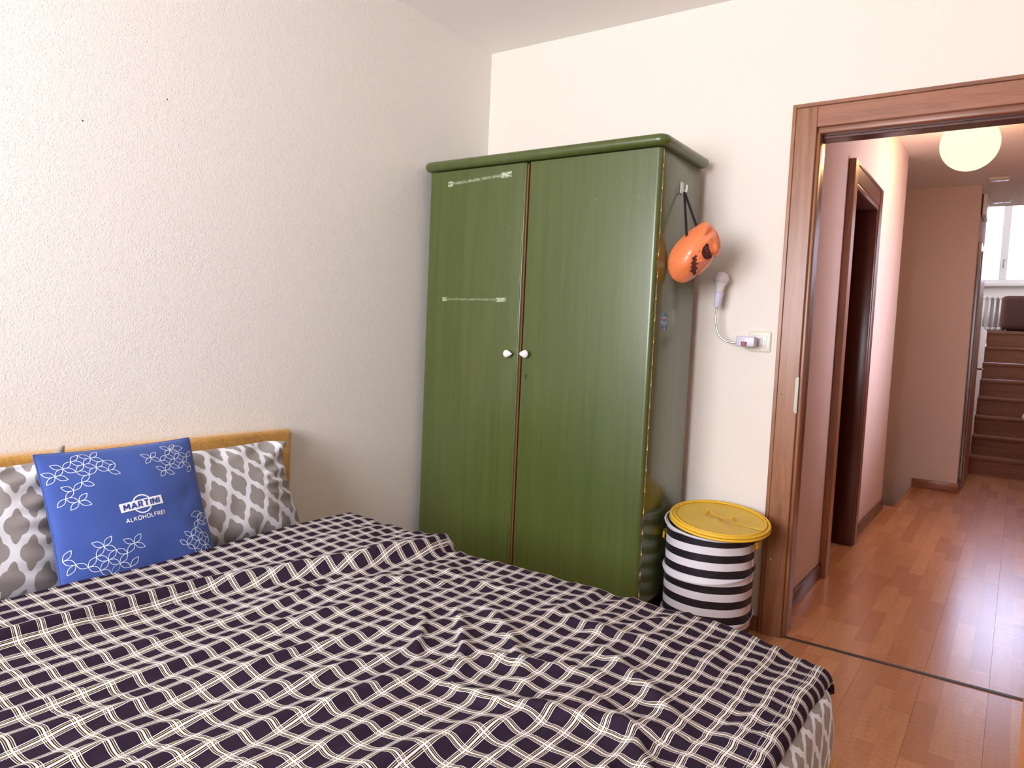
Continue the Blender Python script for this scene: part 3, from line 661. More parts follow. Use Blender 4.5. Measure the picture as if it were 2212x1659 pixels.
# piano hinges
for x in (WAX1, WAX0):
    s = -1 if x == WAX1 else 1
    m = MB(); m.box(min(x, x+s*0.006), WAY+0.0222, 0.14, max(x, x+s*0.006), WAY+0.0243, CZ0-0.006); hg = m.build('piano_hinge', M['brass'], wa, label='thin brass piano hinge')
    zz = 0.16
    for i in range(21):
        m = MB(); m.tube([(x-s*0.0, WAY+0.0232, zz), (x-s*0.0, WAY+0.0232, zz+0.040)], 0.0021, 8); m.build('knuckle', M['brass'], hg); zz += 0.080
# oval sticker on the side panel
sx = WAX1+0.0006; sy, sz, sr = 2.589, 1.220, 0.036
def disc(m, c, ry, rz, n=32, x=sx):
    m.add([(x, c[0]+ry*math.cos(2*math.pi*k/n), c[1]+rz*math.sin(2*math.pi*k/n)) for k in range(n)], [tuple(range(n))])
def spoly(m, pts, x): m.add([(x, sy+a*sr, sz+b*sr) for a, b in pts], [tuple(range(len(pts)))])
m = MB(); m.lathe([(sr, 0), (sr, 0.0006)], (WAX1, sy, sz), (1, 0, 0), 36); st = m.build('sticker', M['sticker_blue'], wa, label='round pale blue sticker with a red and white figure')
m = MB(); spoly(m, [(-0.55, 0.30), (-0.15, 0.42), (0.10, 0.62), (0.25, 0.40), (0.85, 0.30), (0.30, 0.22), (-0.1, 0.15)], sx+0.0002); m.build('printed_figure', M['print_white'], st)
m = MB(); spoly(m, [(-0.50, 0.25), (-0.05, 0.36), (0.75, 0.26), (0.25, 0.14), (0.05, 0.06), (-0.25, 0.10)], sx+0.0004); m.build('printed_figure', M['sticker_red'], st)
m = MB(); spoly(m, [(-0.25, 0.50), (-0.05, 0.72), (0.15, 0.60), (0.05, 0.52)], sx+0.0003); spoly(m, [(-0.1, 0.80), (0.6, 0.74), (0.6, 0.76), (-0.1, 0.83)], sx+0.0003); m.build('printed_figure', M['sticker_dark'], st)
m = MB()
for i in range(9): spoly(m, [(-0.80+i*0.175, -0.16), (-0.68+i*0.175, -0.16), (-0.68+i*0.175, -0.06), (-0.80+i*0.175, -0.06)], sx+0.0002)
for i in range(4): spoly(m, [(-0.30+i*0.16, -0.36), (-0.18+i*0.16, -0.36), (-0.18+i*0.16, -0.26), (-0.30+i*0.16, -0.26)], sx+0.0002)
m.build('printed_text', M['print_white'], st)
m = MB(); spoly(m, [(-0.75, -0.60), (-0.2, -0.52), (0.0, -0.60), (0.25, -0.50), (0.75, -0.62), (0.4, -0.85), (0, -0.95), (-0.4, -0.85)], sx+0.0002); m.build('printed_hills', M['sticker_dark'], st)
m = MB(); spoly(m, [(-0.06, -0.52), (0.06, -0.52), (0.16, -0.90), (-0.16, -0.90)], sx+0.0003); m.build('printed_tower', M['print_white'], st)

# ------------------------------------------------------------------ hook and pumpkin mask on the wardrobe side
hk = empty('adhesive_hook', (WAX1, 2.675, 1.728), 'small white adhesive hook on the wardrobe side', 'hook')
m = MB(); m.box(WAX1, 2.662, 1.708, WAX1+0.005, 2.688, 1.752, 0.002, 2); m.build('back_plate', M['white_gloss'], hk)
m = MB(); m.tube([(WAX1+0.003, 2.675, 1.722), (WAX1+0.012, 2.675, 1.714), (WAX1+0.017, 2.675, 1.712), (WAX1+0.022, 2.675, 1.718), (WAX1+0.0225, 2.675, 1.740)], 0.0042, 10); m.build('hook_arm', M['white_gloss'], hk)
MC = Vector((-1.014, 2.616, 1.476)); MN = Vector((0.52, -0.85, -0.05)).normalized()
ME1 = Vector((0.85, 0.52, 0)).normalized(); ME1 = (ME1-MN*ME1.dot(MN)).normalized(); ME2 = MN.cross(ME1)*-1
if ME2.z < 0: ME2 = -ME2
MS = 1/6.913      # outline was drawn on a 6.913x grid of the mask's own face; one unit is 1.82 mm
KU = 0.00178
def mk(px, py):   # drawing units to mask-face metres
    return ((px-540)*MS*KU*1.0, -(py-1140)*MS*KU)
OUT = [(352,915),(440,830),(540,758),(620,704),(690,688),(760,735),(830,815),(880,905),(905,1000),(903,1090),(885,1150),(850,1188),(808,1180),(802,1215),(780,1280),(740,1335),(690,1388),(640,1438),(592,1440),(560,1490),(500,1532),(440,1562),(390,1572),(320,1556),(250,1515),(205,1455),(172,1375),(160,1275),(178,1180),(215,1095),(280,995)]
OUT = [mk(*p) for p in OUT]
msk = empty('pumpkin_mask', (MC.x, MC.y, MC.z-0.11), 'orange plastic pumpkin mask hanging by black elastic', 'mask')
ctr = mk(560, 1130)
def mdepth(a, b, rr):
    # dome, deeper towards the rim on the left (the open back)
    d = 0.075*(1-rr**2.4) - 0.012
    u = a/KU/MS+540; v = -b/KU/MS+1140     # back to drawing units
    def bmp(cx, cy, sx_, sy_, h, ang=0):
        ca, sa = math.cos(ang), math.sin(ang); x = (u-cx)*ca+(v-cy)*sa; y = -(u-cx)*sa+(v-cy)*ca
        return h*math.exp(-(x/sx_)**2-(y/sy_)**2)
    d += bmp(815, 1055, 42, 130, 0.014, -0.25) + bmp(870, 1080, 40, 140, 0.012, 0.1) + bmp(690, 965, 80, 34, 0.009, 0.4)
    d += bmp(690, 870, 40, 160, -0.010, 0.9) + bmp(840, 980, 14, 150, -0.010, -0.2)
    d += bmp(665, 1130, 75, 95, -0.010) + bmp(500, 1320, 45, 130, -0.008)
    d += bmp(420, 1100, 90, 120, 0.006) + bmp(330, 1330, 110, 110, 0.007)
    d += bmp(640, 1350, 20, 110, -0.007, 0.7) + bmp(560, 1400, 14, 100, -0.006, 0.6) + bmp(700, 1300, 22, 110, 0.007, 0.7)
    d += bmp(640, 1260, 80, 16, 0.006, -0.2)
    return d
def mpt(a, b, off=0.0):
    # radial parameter by nearest outline distance ratio
    da, db = a-ctr[0], b-ctr[1]; ang = math.atan2(db, da); R = 1e-6
    best = None
    for i in range(len(OUT)):
        p, q = OUT[i], OUT[(i+1) % len(OUT)]
        x1, y1, x2, y2 = p[0]-ctr[0], p[1]-ctr[1], q[0]-ctr[0], q[1]-ctr[1]
        dx, dy = math.cos(ang), math.sin(ang); den = dx*(y2-y1)-dy*(x2-x1)
        if abs(den) < 1e-12: continue
        tt = (x1*(y2-y1)-y1*(x2-x1))/den; ss = (x1*dy-y1*dx)/den
        if tt > 0 and -1e-6 <= ss <= 1+1e-6: best = tt if best is None else max(best, tt)
    R = best or 0.1
    rr = min(1.0, math.hypot(da, db)/R)
    return MC + ME1*a + ME2*b + MN*(mdepth(a, b, rr)+off)
dense = []
for i in range(len(OUT)):
    p, q = OUT[i], OUT[(i+1) % len(OUT)]
    for k in range(4): dense.append((p[0]+(q[0]-p[0])*k/4, p[1]+(q[1]-p[1])*k/4))
rings = [0.02+0.98*k/30 for k in range(31)]
P = []
for (a, b) in dense + [dense[0]]:
    row = []
    for rr in rings:
        aa, bb = ctr[0]+(a-ctr[0])*rr, ctr[1]+(b-ctr[1])*rr
        row.append(MC + ME1*aa + ME2*bb + MN*mdepth(aa, bb, rr))
    row.append(row[-1]-MN*0.008)
    P.append(row)
m = MB(); m.grid(P)
shell = m.build('shell', M['orange'], msk)
sm_ = shell.modifiers.new('solid', 'SOLIDIFY'); sm_.thickness = 0.0015; sm_.offset = -1
bm = bmesh.new(); bm.from_mesh(shell.data); bmesh.ops.remove_doubles(bm, verts=bm.verts, dist=1e-5)
# the normals must look outwards
s_ = sum((f.normal.dot(MN)*f.calc_area() for f in bm.faces))
if s_ < 0: bmesh.ops.reverse_faces(bm, faces=bm.faces)
bm.to_mesh(shell.data); bm.free()
def patch(poly, name, mat, off):
    pts = [mk(*p) for p in poly]; c = (sum(p[0] for p in pts)/len(pts), sum(p[1] for p in pts)/len(pts))
    bm = bmesh.new()
    f = bm.faces.new([bm.verts.new((p[0], p[1], 0)) for p in pts])
    bmesh.ops.triangulate(bm, faces=[f])
    for _ in range(2): bmesh.ops.subdivide_edges(bm, edges=list(bm.edges), cuts=1, use_grid_fill=True)
    bm.verts.index_update(); m = MB(); m.add([mpt(v.co.x, v.co.y, off) for v in bm.verts], [[v.index for v in f.verts] for f in bm.faces]); bm.free()
    return m.build(name, M[mat], msk)
EYE = [(655,1008),(690,1030),(705,1080),(730,1130),(772,1168),(765,1205),(730,1230),(670,1246),(625,1225),(592,1185),(578,1140),(592,1080),(628,1030)]
MOU = [(500,1185),(535,1195),(512,1228),(537,1245),(520,1282),(560,1293),(530,1330),(572,1372),(545,1390),(578,1425),(540,1468),(497,1425),(447,1402),(488,1380),(455,1357),(480,1330),(455,1296),(480,1270),(456,1226),(484,1210)]
patch(EYE, 'eye_gauze', 'gauze', 0.0012); patch(MOU, 'mouth_gauze', 'gauze', 0.0012)
ep = [mk(*p) for p in EYE]
m = MB(); m.ring([mpt(a, b, 0.0010) for a, b in ep], 0.0016, 8); m.build('eye_rim', M['orange'], msk)
m = MB(); m.lathe([(0.0035, 0.0), (0.0035, 0.0008)], mpt(*mk(650, 1030), 0.0015), MN, 10); m.build('eye_slot', M['black'], msk)
# elastic strap: two flat runs from the hook to the rim
hp1 = Vector((WAX1+0.0145, 2.672, 1.716))
def strap(q, name='strap'):
    m = MB(); q = Vector(q); dirn = (q-hp1).normalized(); side = dirn.cross(MN).normalized()*0.0046; th = MN*0.0008
    a, b = hp1, q; vs = [a-side-th, a+side-th, a+side+th, a-side+th, b-side-th, b+side-th, b+side+th, b-side+th]
    m.add(vs, [(0,3,2,1),(4,5,6,7),(0,1,5,4),(1,2,6,5),(2,3,7,6),(3,0,4,7)]); return m.build(name, M['elastic'], msk)
sp1 = mpt(*mk(400, 905), 0.001); sp2 = mpt(*mk(548, 770), -0.012)
strap(sp1); strap(sp2)
m = MB(); m.tube([sp1+ME1*0.006+ME2*0.004, sp1-ME1*0.004-ME2*0.006], 0.0022, 6); m.build('slot', M['black'], msk)

# ------------------------------------------------------------------ wall socket and plug-in lamp
ws = empty('wall_socket', (-0.853, YB, 1.161), 'cream wall socket with switch beside the door frame', 'socket')
m = MB(); m.box(-0.897, YB-0.009, 1.1195, -0.809, YB, 1.2025, 0.006, 3); m.build('cover_plate', M['cream_plastic'], ws)
m = MB(); m.box(-0.881, YB-0.0115, 1.136, -0.824, YB-0.008, 1.187, 0.002, 2); m.build('insert', M['white_gloss'], ws)
m = MB(); m.box(-0.851, YB-0.0150, 1.146, -0.841, YB-0.010, 1.177, 0.002, 2); m.build('rocker_switch', M['white_gloss'], ws)
m = MB(); m.lathe([(0.0016, 0), (0.0016, 0.0006)], (-0.832, YB-0.0114, 1.161), (0, -1, 0), 10); m.build('pin_hole', M['black'], ws)
pl = empty('plug_in_lamp', (-0.886, 2.885, 1.14), 'plug-in gooseneck lamp with white bulb in the wall socket', 'lamp')
m = MB(); m.box(-0.923, 2.868, 1.139, -0.851, 2.908, 1.179, 0.005, 3); body = m.build('plug_body', M['lilac'], pl)
m = MB(); m.box(-0.902, 2.8665, 1.141, -0.880, 2.869, 1.1575, 0.001, 1); sw = m.build('switch', M['black_plastic'], body)
m = MB(); m.box(-0.898, 2.8645, 1.144, -0.884, 2.868, 1.1545, 0.001, 1); m.build('rocker', M['red_switch'], sw)
m = MB()
for dz in (-0.0065, 0.0065): m.tube([(-0.872, 2.905, 1.160+dz), (-0.872, 2.946, 1.160+dz)], 0.0022, 8)
m.build('plug_pins', M['brass'], body)
m = MB(); m.box(-0.886, 2.905, 1.148, -0.858, 2.9387, 1.172, 0.004, 2); m.build('plug_base', M['lilac'], body)
np_ = []
for k in range(25):
    tt = k/24; a = (1-tt)**3; b = 3*(1-tt)**2*tt; c = 3*(1-tt)*tt**2; d = tt**3
    p0, p1, p2, p3 = Vector((-0.922, 2.887, 1.1525)), Vector((-1.005, 2.885, 1.146)), Vector((-1.018, 2.883, 1.20)), Vector((-1.013, 2.882, 1.292)); np_.append(p0*a+p1*b+p2*c+p3*d)
m = MB(); m.tube(np_, 0.0042, 10); m.build('gooseneck', M['chrome'], pl)
ax = Vector((0.10, 0.0, 1.0)).normalized(); hb = Vector((-1.0135, 2.882, 1.288))
m = MB(); m.lathe([(0.0105, 0), (0.0125, 0.004), (0.0175, 0.055), (0.0175, 0.058), (0.0190, 0.059), (0.0190, 0.063), (0.0165, 0.064)], hb, ax, 24); m.build('lamp_holder', M['lilac'], pl)
m = MB(); m.lathe([(0.0155, 0.062), (0.0165, 0.072), (0.0205, 0.092), (0.0265, 0.102)], hb, ax, 24); m.build('bulb_collar', M['white_gloss'], pl)
pr_ = [(0.0265, 0.102)]+[(0.0305*math.cos(math.radians(a)), 0.115+0.0305*math.sin(math.radians(a))) for a in range(-22, 90, 8)]+[(0.0004, 0.1455)]
m = MB(); m.lathe(pr_, hb, ax, 28); m.build('bulb', M['bulb'], pl)

# ------------------------------------------------------------------ laundry basket
LB = Vector((-0.922, 2.712, 0)); LR = 0.168; LH = 0.468
lb = empty('laundry_basket', LB, 'black and white striped pop-up laundry basket with a yellow lid', 'laundry basket')
nU, nV = 72, 90; P = []; uv = []
def helix_z(a, k): return (0.02 + 0.225*(k + a/(2*math.pi)))
for i in range(nU+1):
    a = 2*math.pi*i/nU; row = []
    for j in range(nV+1):
        z = (LH - 0.078*math.cos(a)*LR + 0.115*math.sin(a)*LR - 0.006)*j/nV; rr = LR-0.004
        # spiral wire pushes the cloth outwards along a slanted loop
        for zc in (0.125, 0.30):
            zz = zc + 0.030*math.sin(a+0.2); rr += 0.0075*math.exp(-((z-zz)/0.010)**2)
        for zz in (0.012,): rr += 0.006*math.exp(-((z-zz)/0.014)**2)
        rr += 0.0025*noise.noise(Vector((math.cos(a)*2.5, math.sin(a)*2.5, z*9)))
        row.append((LB.x+rr*math.cos(a), LB.y+rr*math.sin(a), z+0.001)); uv.append((a*LR, z))
    P.append(row)
m = MB(); m.grid(P); m.uv = uv; ob = m.build('body', M['stripes'], lb)
sm_ = ob.modifiers.new('solid', 'SOLIDIFY'); sm_.thickness = 0.0012; sm_.offset = -1
m = MB(); m.lathe([(LR-0.004, 0.001), (LR-0.004, 0.003)], (LB.x, LB.y, 0), (0, 0, 1), 48); m.build('bottom', M['stripes'], lb)
m = MB(); m.ring([(LB.x+(LR+0.003)*math.cos(2*math.pi*k/64), LB.y+(LR+0.003)*math.sin(2*math.pi*k/64), LH-0.008-0.078*math.cos(2*math.pi*k/64)*LR+0.115*math.sin(2*math.pi*k/64)*LR) for k in range(64)], 0.0045, 8); m.build('rim', M['white_bind'], lb)
for zc in (0.125, 0.30):
    m = MB(); pts = []
    for k in range(72):
        a = 2*math.pi*k/72; zz = zc+0.030*math.sin(a+0.2); pts.append((LB.x+(LR+0.0038)*math.cos(a), LB.y+(LR+0.0038)*math.sin(a), zz+0.001))
    m.ring(pts, 0.0011, 6); m.build('wire_seam', M['white_bind'], lb)
# lid: tilted disc with double binding ring and a handle strap
LC = Vector((-0.888, 2.708, 0.4850)); ln = Vector((0.085, -0.115, 1.0)).normalized(); l1 = Vector((1, 0, 0)); l1 = (l1-ln*l1.dot(ln)).normalized(); l2 = ln.cross(l1)
LLR = 0.178
P = []
for i in range(65):
    a = 2*math.pi*i/64; row = []
    for j in range(13):
        q = j/12; h = -0.010*(1-q**2)*(0.6+0.4*math.cos(a-1.0)) + 0.003*noise.noise(Vector((math.cos(a)*q*3, math.sin(a)*q*3, 1.7)))
        if q > 0.999: h = 0
        row.append(LC + l1*(LLR*q*math.cos(a)+1e-5) + l2*(LLR*q*math.sin(a)) + ln*h)
    P.append(row)
m = MB(); m.grid(P); lid = m.build('lid', M['yellow_cloth'], lb, label='yellow round lid lying askew')
sm_ = lid.modifiers.new('solid', 'SOLIDIFY'); sm_.thickness = 0.0016; sm_.offset = 0
for rr_, hh, th in ((LLR+0.002, 0.0, 0.0062), (LLR-0.010, 0.0035, 0.0038), (LLR+0.004, -0.011, 0.0052)):
    m = MB(); m.ring([LC+l1*rr_*math.cos(2*math.pi*k/72)+l2*rr_*math.sin(2*math.pi*k/72)+ln*hh for k in range(72)], th, 8); m.build('binding_ring', M['yellow_bind'], lid)
m = MB(); hd = (l1*0.98-l2*0.2).normalized(); hs = ln.cross(hd); pts = []
base = LC + l2*0.018
prof_h = [(-0.082, 0.0), (-0.060, 0.001), (-0.052, 0.016), (-0.040, 0.010), (-0.020, 0.005), (0.0, 0.004), (0.020, 0.006), (0.040, 0.012), (0.050, 0.018), (0.058, 0.001), (0.080, 0.0)]
vs = []
for (d_, h_) in prof_h:
    for sgn in (-1, 1):
        for tt in (0.0, 0.0014): vs.append(base + hd*d_ + hs*sgn*0.007 + ln*(h_-0.004+tt))
fs = []
for i in range(len(prof_h)-1):
    o_ = i*4; p_ = o_+4; fs += [(o_, o_+2, p_+2, p_), (o_+1, p_+1, p_+3, o_+3), (o_, p_, p_+1, o_+1), (o_+2, o_+3, p_+3, p_+2)]
m.add(vs, fs); m.build('lid_handle', M['yellow_bind'], lid)
for (aa, z0) in ((math.radians(188), 0.395), (math.radians(14), 0.405)):
    m = MB(); ca, sa = math.cos(aa), math.sin(aa); tx, ty = -sa, ca; vs = []; prof_h = [(-0.055, 0.0), (-0.035, 0.0), (-0.028, 0.007), (0.0, 0.011), (0.028, 0.007), (0.035, 0.0), (0.055, 0.0)]
    for (d_, h_) in prof_h:
        r_ = LR+0.002+h_; a_ = aa+d_/LR
        for dz in (-0.012, 0.012):
            for tt in (0.0, 0.0016): vs.append((LB.x+(r_+tt)*math.cos(a_), LB.y+(r_+tt)*math.sin(a_), z0+dz))
    fs = []
    for i in range(len(prof_h)-1):
        o_ = i*4; p_ = o_+4; fs += [(o_, o_+2, p_+2, p_), (o_+1, p_+1, p_+3, o_+3), (o_, p_, p_+1, o_+1), (o_+2, o_+3, p_+3, p_+2)]
    m.add(vs, fs); m.build('carry_handle', M['yellow_bind'], lb)

# ------------------------------------------------------------------ bed
BX0, BX1, BY0, BY1 = -2.170, -0.270, -0.02, 1.700
bed = empty('bed', ((BX0+BX1)/2, (BY0+BY1)/2, 0), 'double bed with mustard upholstered headboard and base', 'bed')
m = MB(); m.box(XL+0.003, BY0-0.035, 0.03, BX0, 1.737, 0.764, 0.016, 4); hbd = m.build('headboard', M['velour'], bed)
m = MB(); m.tube([(BX0-0.004, BY0-0.030, 0.746), (BX0-0.002, 0.8, 0.7475), (BX0-0.004, 1.732, 0.748)], 0.0016, 6); m.build('seam', M['velour'], hbd)
m = MB(); m.box(BX0, BY0-0.02, 0.06, BX1+0.008, BY1+0.018, 0.252, 0.022, 4); m.build('base', M['velour'], bed)
for x in (BX0+0.12, BX1-0.12):
    for y in (BY0+0.12, BY1-0.12): m = MB(); m.lathe([(0.025, 0.0), (0.03, 0.06)], (x, y, 0.0005), (0, 0, 1), 14); m.build('leg', M['black_plastic'], bed)
# mattress in its fitted sheet: rounded slab as a wrapped grid with uv in metres
def slab(x0, x1, y0, y1, z0, z1, rad, wr):
    sec = [];                                   # profile from centre top outwards, down the side
    def prof(t_max=1.0):
        out = []
        for k in range(9): a = math.radians(90-90*k/8); out.append((-rad+rad*math.cos(a), z1-rad+rad*math.sin(a), rad*math.radians(90*k/8)))
        L0 = rad*math.pi/2
        for k in range(1, 9): z = z1-rad-(z1-rad-z0)*k/8; out.append((0.006*math.sin(math.pi*k/8), z, L0+(z1-rad-z)))
        return out
    return prof()
m = MB(); uv = []; rad = 0.055; Z1 = 0.432; Z0 = 0.2535
pr_ = slab(0, 0, 0, 0, Z0, Z1, rad, 0)
def ringpts(inset, n=200):
    # rounded rectangle at outward offset `inset` measured from outer outline
    x0, x1, y0, y1 = BX0+0.004-inset, BX1+inset, BY0-inset, BY1+inset; rc = 0.06+inset; rc = max(rc, 0.006)
    segs = []
    def lin(p, q, k): return [(p[0]+(q[0]-p[0])*i/k, p[1]+(q[1]-p[1])*i/k) for i in range(k)]
    def arc(c, a0, k): return [(c[0]+rc*math.cos(math.radians(a0+90*i/k)), c[1]+rc*math.sin(math.radians(a0+90*i/k))) for i in range(k)]
    return lin((x0+rc, y0), (x1-rc, y0), 60)+arc((x1-rc, y0+rc), -90, 8)+lin((x1, y0+rc), (x1, y1-rc), 60)+arc((x1-rc, y1-rc), 0, 8)+lin((x1-rc, y1), (x0+rc, y1), 60)+arc((x0+rc, y1-rc), 90, 8)+lin((x0, y1-rc), (x0, y0+rc), 60)+arc((x0+rc, y0+rc), 180, 8)
rows = []
base_ring = ringpts(-rad)
for (off, z, s_) in pr_:
    rp = ringpts(off); row = []
    for i, (x, y) in enumerate(rp):
        wv = 0.006*noise.noise(Vector((x*9, y*9, z*2.5)))*(1 if z < Z1-0.03 else 0.2)
        cx_, cy_ = base_ring[i]; dx, dy = x-cx_, y-cy_; dl_ = math.hypot(dx, dy) or 1
        row.append((x+dx/dl_*wv, y+dy/dl_*wv, z + (0.006*noise.noise(Vector((x*5, y*5, 3))) if z > Z1-0.02 else 0)))
        # uv: unfold the side outwards from the top edge
        uv.append((y + (dy/dl_ if dl_ else 0)*s_, x + (dx/dl_ if dl_ else 0)*s_))
    rows.append(row)
n = len(rows[0])
for row in rows: m.v += row
for i in range(len(rows)-1):
    for k in range(n): m.f.append((i*n+k, (i+1)*n+k, (i+1)*n+(k+1) % n, i*n+(k+1) % n)); m.sm.append(True)
m.f.append(tuple(range(n))); m.sm.append(True); m.f.append(tuple(range((len(rows)-1)*n, len(rows)*n))[::-1]); m.sm.append(True)
m.uv = uv
mat_o = m.build('mattress', M['trellis'], label='mattress in a grey and white trellis fitted sheet on the bed', cat='mattress', loc=((BX0+BX1)/2, (BY0+BY1)/2, Z0))

# duvet: dense cloth with folds, uv in metres along the cloth so the plaid follows the folds
DX0, DX1, DY0, DY1 = -1.835, -0.318, -0.16, 1.708
NX, NY = 330, 400
def nz(x, y, z=0.0): return noise.noise(Vector((x, y, z)))
def sst(a, b, x):
    t = min(1, max(0, (x-a)/(b-a))); return t*t*(3-2*t)
def ridge(x, y, pts, w, h, skew=0.0):
    """fold along a polyline: height falls off with the distance; skew makes one flank steeper"""
    best = 9; sd = 0; tt = 0
    for i in range(len(pts)-1):
        ax_, ay_ = pts[i]; bx_, by_ = pts[i+1]; dx, dy = bx_-ax_, by_-ay_; L2 = dx*dx+dy*dy
        t = ((x-ax_)*dx+(y-ay_)*dy)/L2; tc = min(1, max(0, t)); px, py = ax_+dx*tc, ay_+dy*tc; d = math.hypot(x-px, y-py)
        if d < best: best = d; sd = 1 if dx*(y-ay_)-dy*(x-ax_) > 0 else -1; tt = (i+tc)/(len(pts)-1)
    if best > 4*w: return 0.0
    ww = w*(1+skew*sd); return h*math.exp(-(best/ww)**2)*min(1, 0.35+2.6*min(tt, 1-tt))
FOLDS = [  # (polyline in x,y metres, half width, height, skew)
    ([(-1.60, 0.50), (-1.615, 0.70), (-1.60, 0.90), (-1.585, 1.10)], 0.020, 0.012, -0.4),
    ([(-1.50, 0.45), (-1.47, 0.75), (-1.44, 1.05), (-1.40, 1.30)], 0.024, 0.014, 0.4),
    ([(-1.40, 0.35), (-1.35, 0.70), (-1.31, 1.00), (-1.25, 1.30)], 0.026, 0.016, 0.4),
    ([(-1.32, 0.30), (-1.26, 0.62), (-1.19, 0.95), (-1.10, 1.22)], 0.022, 0.017, 0.45),
    ([(-1.22, 0.30), (-1.15, 0.62), (-1.07, 0.92), (-1.00, 1.15)], 0.022, 0.016, 0.4),
    ([(-1.10, 0.30), (-1.05, 0.60), (-0.97, 0.88), (-0.93, 1.10)], 0.024, 0.017, 0.4),
    ([(-0.98, 0.35), (-0.93, 0.62), (-0.86, 0.88)], 0.024, 0.015, 0.3),
    ([(-0.86, 0.42), (-0.80, 0.70), (-0.72, 0.95), (-0.62, 1.15)], 0.028, 0.018, 0.35),
    ([(-0.74, 0.50), (-0.66, 0.75), (-0.55, 0.98)], 0.028, 0.015, 0.3),
    ([(-1.09, 1.37), (-1.00, 1.28), (-0.92, 1.19), (-0.86, 1.08)], 0.016, 0.016, 0.5),
    ([(-1.12, 1.30), (-1.04, 1.20), (-0.97, 1.10)], 0.014, 0.014, -0.4),
    ([(-1.05, 1.42), (-0.95, 1.36), (-0.84, 1.27), (-0.74, 1.15)], 0.020, 0.012, 0.3),
    ([(-0.92, 1.20), (-0.78, 1.22), (-0.66, 1.28)], 0.018, 0.012, -0.3),
    ([(-0.90, 1.06), (-0.74, 1.06), (-0.58, 1.12), (-0.44, 1.20)], 0.022, 0.015, 0.35),
    ([(-0.70, 1.38), (-0.58, 1.32), (-0.46, 1.24)], 0.020, 0.012, 0.3),
    ([(-0.62, 1.20), (-0.50, 1.14), (-0.40, 1.02), (-0.36, 0.90)], 0.022, 0.013, -0.3),
    ([(-1.38, 1.35), (-1.28, 1.42), (-1.18, 1.50)], 0.020, 0.012, 0.3),
    ([(-1.30, 1.56), (-1.15, 1.52), (-1.00, 1.56)], 0.022, 0.010, 0.3),
    ([(-0.88, 1.50), (-0.74, 1.46), (-0.60, 1.50)], 0.022, 0.009, 0.2),
    ([(-0.50, 1.05), (-0.44, 0.88), (-0.42, 0.70)], 0.024, 0.014, 0.3),
]
def dz(x, y):
    # base: comforter lies on the mattress, softly puffed, thinner towards the far and foot edges
    h = 0.450 + 0.030*sst(0.45, 1.58, y)*sst(-1.75, -1.35, x) + 0.010*(1-sst(-1.75, -1.35, x)) + 0.009*nz(x*2.3, y*2.0, 4.1)
    # thick turned-over roll at the head end, with a step down to the lower layer
    xs = -1.62 + 0.24*sst(0.95, 1.70, y) + 0.012*nz(y*9, 1.0)
    h += (0.018 + 0.020*sst(1.0, 1.5, y))*(1-sst(xs-0.035, xs+0.008, x))
    h += 0.012*math.exp(-((x-xs+0.03)/0.03)**2)
    h += 0.022*max(0.0, 1-(x-DX0)/0.26)*(1-sst(xs-0.035, xs+0.008, x))
    h -= 0.022*sst(-0.75, -0.32, x)
    for pts, w, hh, sk in FOLDS: h += ridge(x, y, pts, w, hh*(0.62+0.28*sst(-1.15, -0.8, x)), sk)
    # small creases following the main fold direction
    q = x*1.0 - 0.20*y
    amp = sst(DX0, DX0+0.15, x)
    a1 = nz(q*15+0.5*nz(x*3, y*3, 2), y*3.2, 7.7); a2 = nz(q*30, y*7+x*3, 1.3)
    h += amp*(0.0060*(1-abs(a1)*2) + 0.0028*a2)
    h += 0.0024*nz(x*16+y*9, y*20-x*5, 9.1)*sst(-1.3, -0.9, x)
    return h
xs_ = np.linspace(DX0, DX1, NX); ys_ = np.linspace(DY0, DY1, NY)
Hm = np.zeros((NX, NY))
for i, x in enumerate(xs_):
    for j, y in enumerate(ys_): Hm[i, j] = dz(float(x), float(y))
# far, foot and near edges roll over the mattress edge
dxs = xs_[1]-xs_[0]; dys = ys_[1]-ys_[0]
gx = np.sqrt(1+(np.diff(Hm, axis=0)/dxs)**2)*dxs; gy = np.sqrt(1+(np.diff(Hm, axis=1)/dys)**2)*dys
U = np.zeros((NX, NY)); V = np.zeros((NX, NY)); U[1:] = np.cumsum(gx, axis=0); V[:, 1:] = np.cumsum(gy, axis=1)
U = (np.cumsum(np.vstack([np.zeros((1, NY)), gx]), axis=0)); V = np.cumsum(np.hstack([np.zeros((NX, 1)), gy]), axis=1)
# relax the shift between neighbouring rows so the plaid stays continuous
U = 0.45*U + 0.55*U.mean(axis=1, keepdims=True); V = 0.45*V + 0.55*V.mean(axis=0, keepdims=True)
V[:] += np.array([0.006*math.sin(x*4.0) for x in xs_])[:, None]; U[:] += np.array([0.006*math.sin(y*3.1+1) for y in ys_])[None, :]
P = []; uv = []; hem = []
FARN = 26; FOOTN = 10
def edge_roll(x, y, z, ex, ey):
    return x, y, z
for i in range(NX):
    x = float(xs_[i]); row = []
    # hang over the far side
    for j in range(NY):
        row.append([x, float(ys_[j]), Hm[i, j], U[i, j], V[i, j]])
    ez = Hm[i, NY-1]; ux = U[i, NY-1]; vy = V[i, NY-1]; Rr = 0.045
    for k in range(1, FARN+1):
        s_ = k*0.0125*(1-0.80*sst(-0.62, -0.36, x)); ang = min(s_/Rr, math.pi/2); ext = max(0, s_-Rr*math.pi/2)
        yy = DY1+Rr*math.sin(ang); zz = ez-Rr*(1-math.cos(ang))-ext
        wv = 0.012*sst(0.05, 0.3, s_)*math.sin(x*22+2*nz(x*3, 1))
        row.append([x, yy+wv, zz, ux, vy+s_])
    P.append(row)
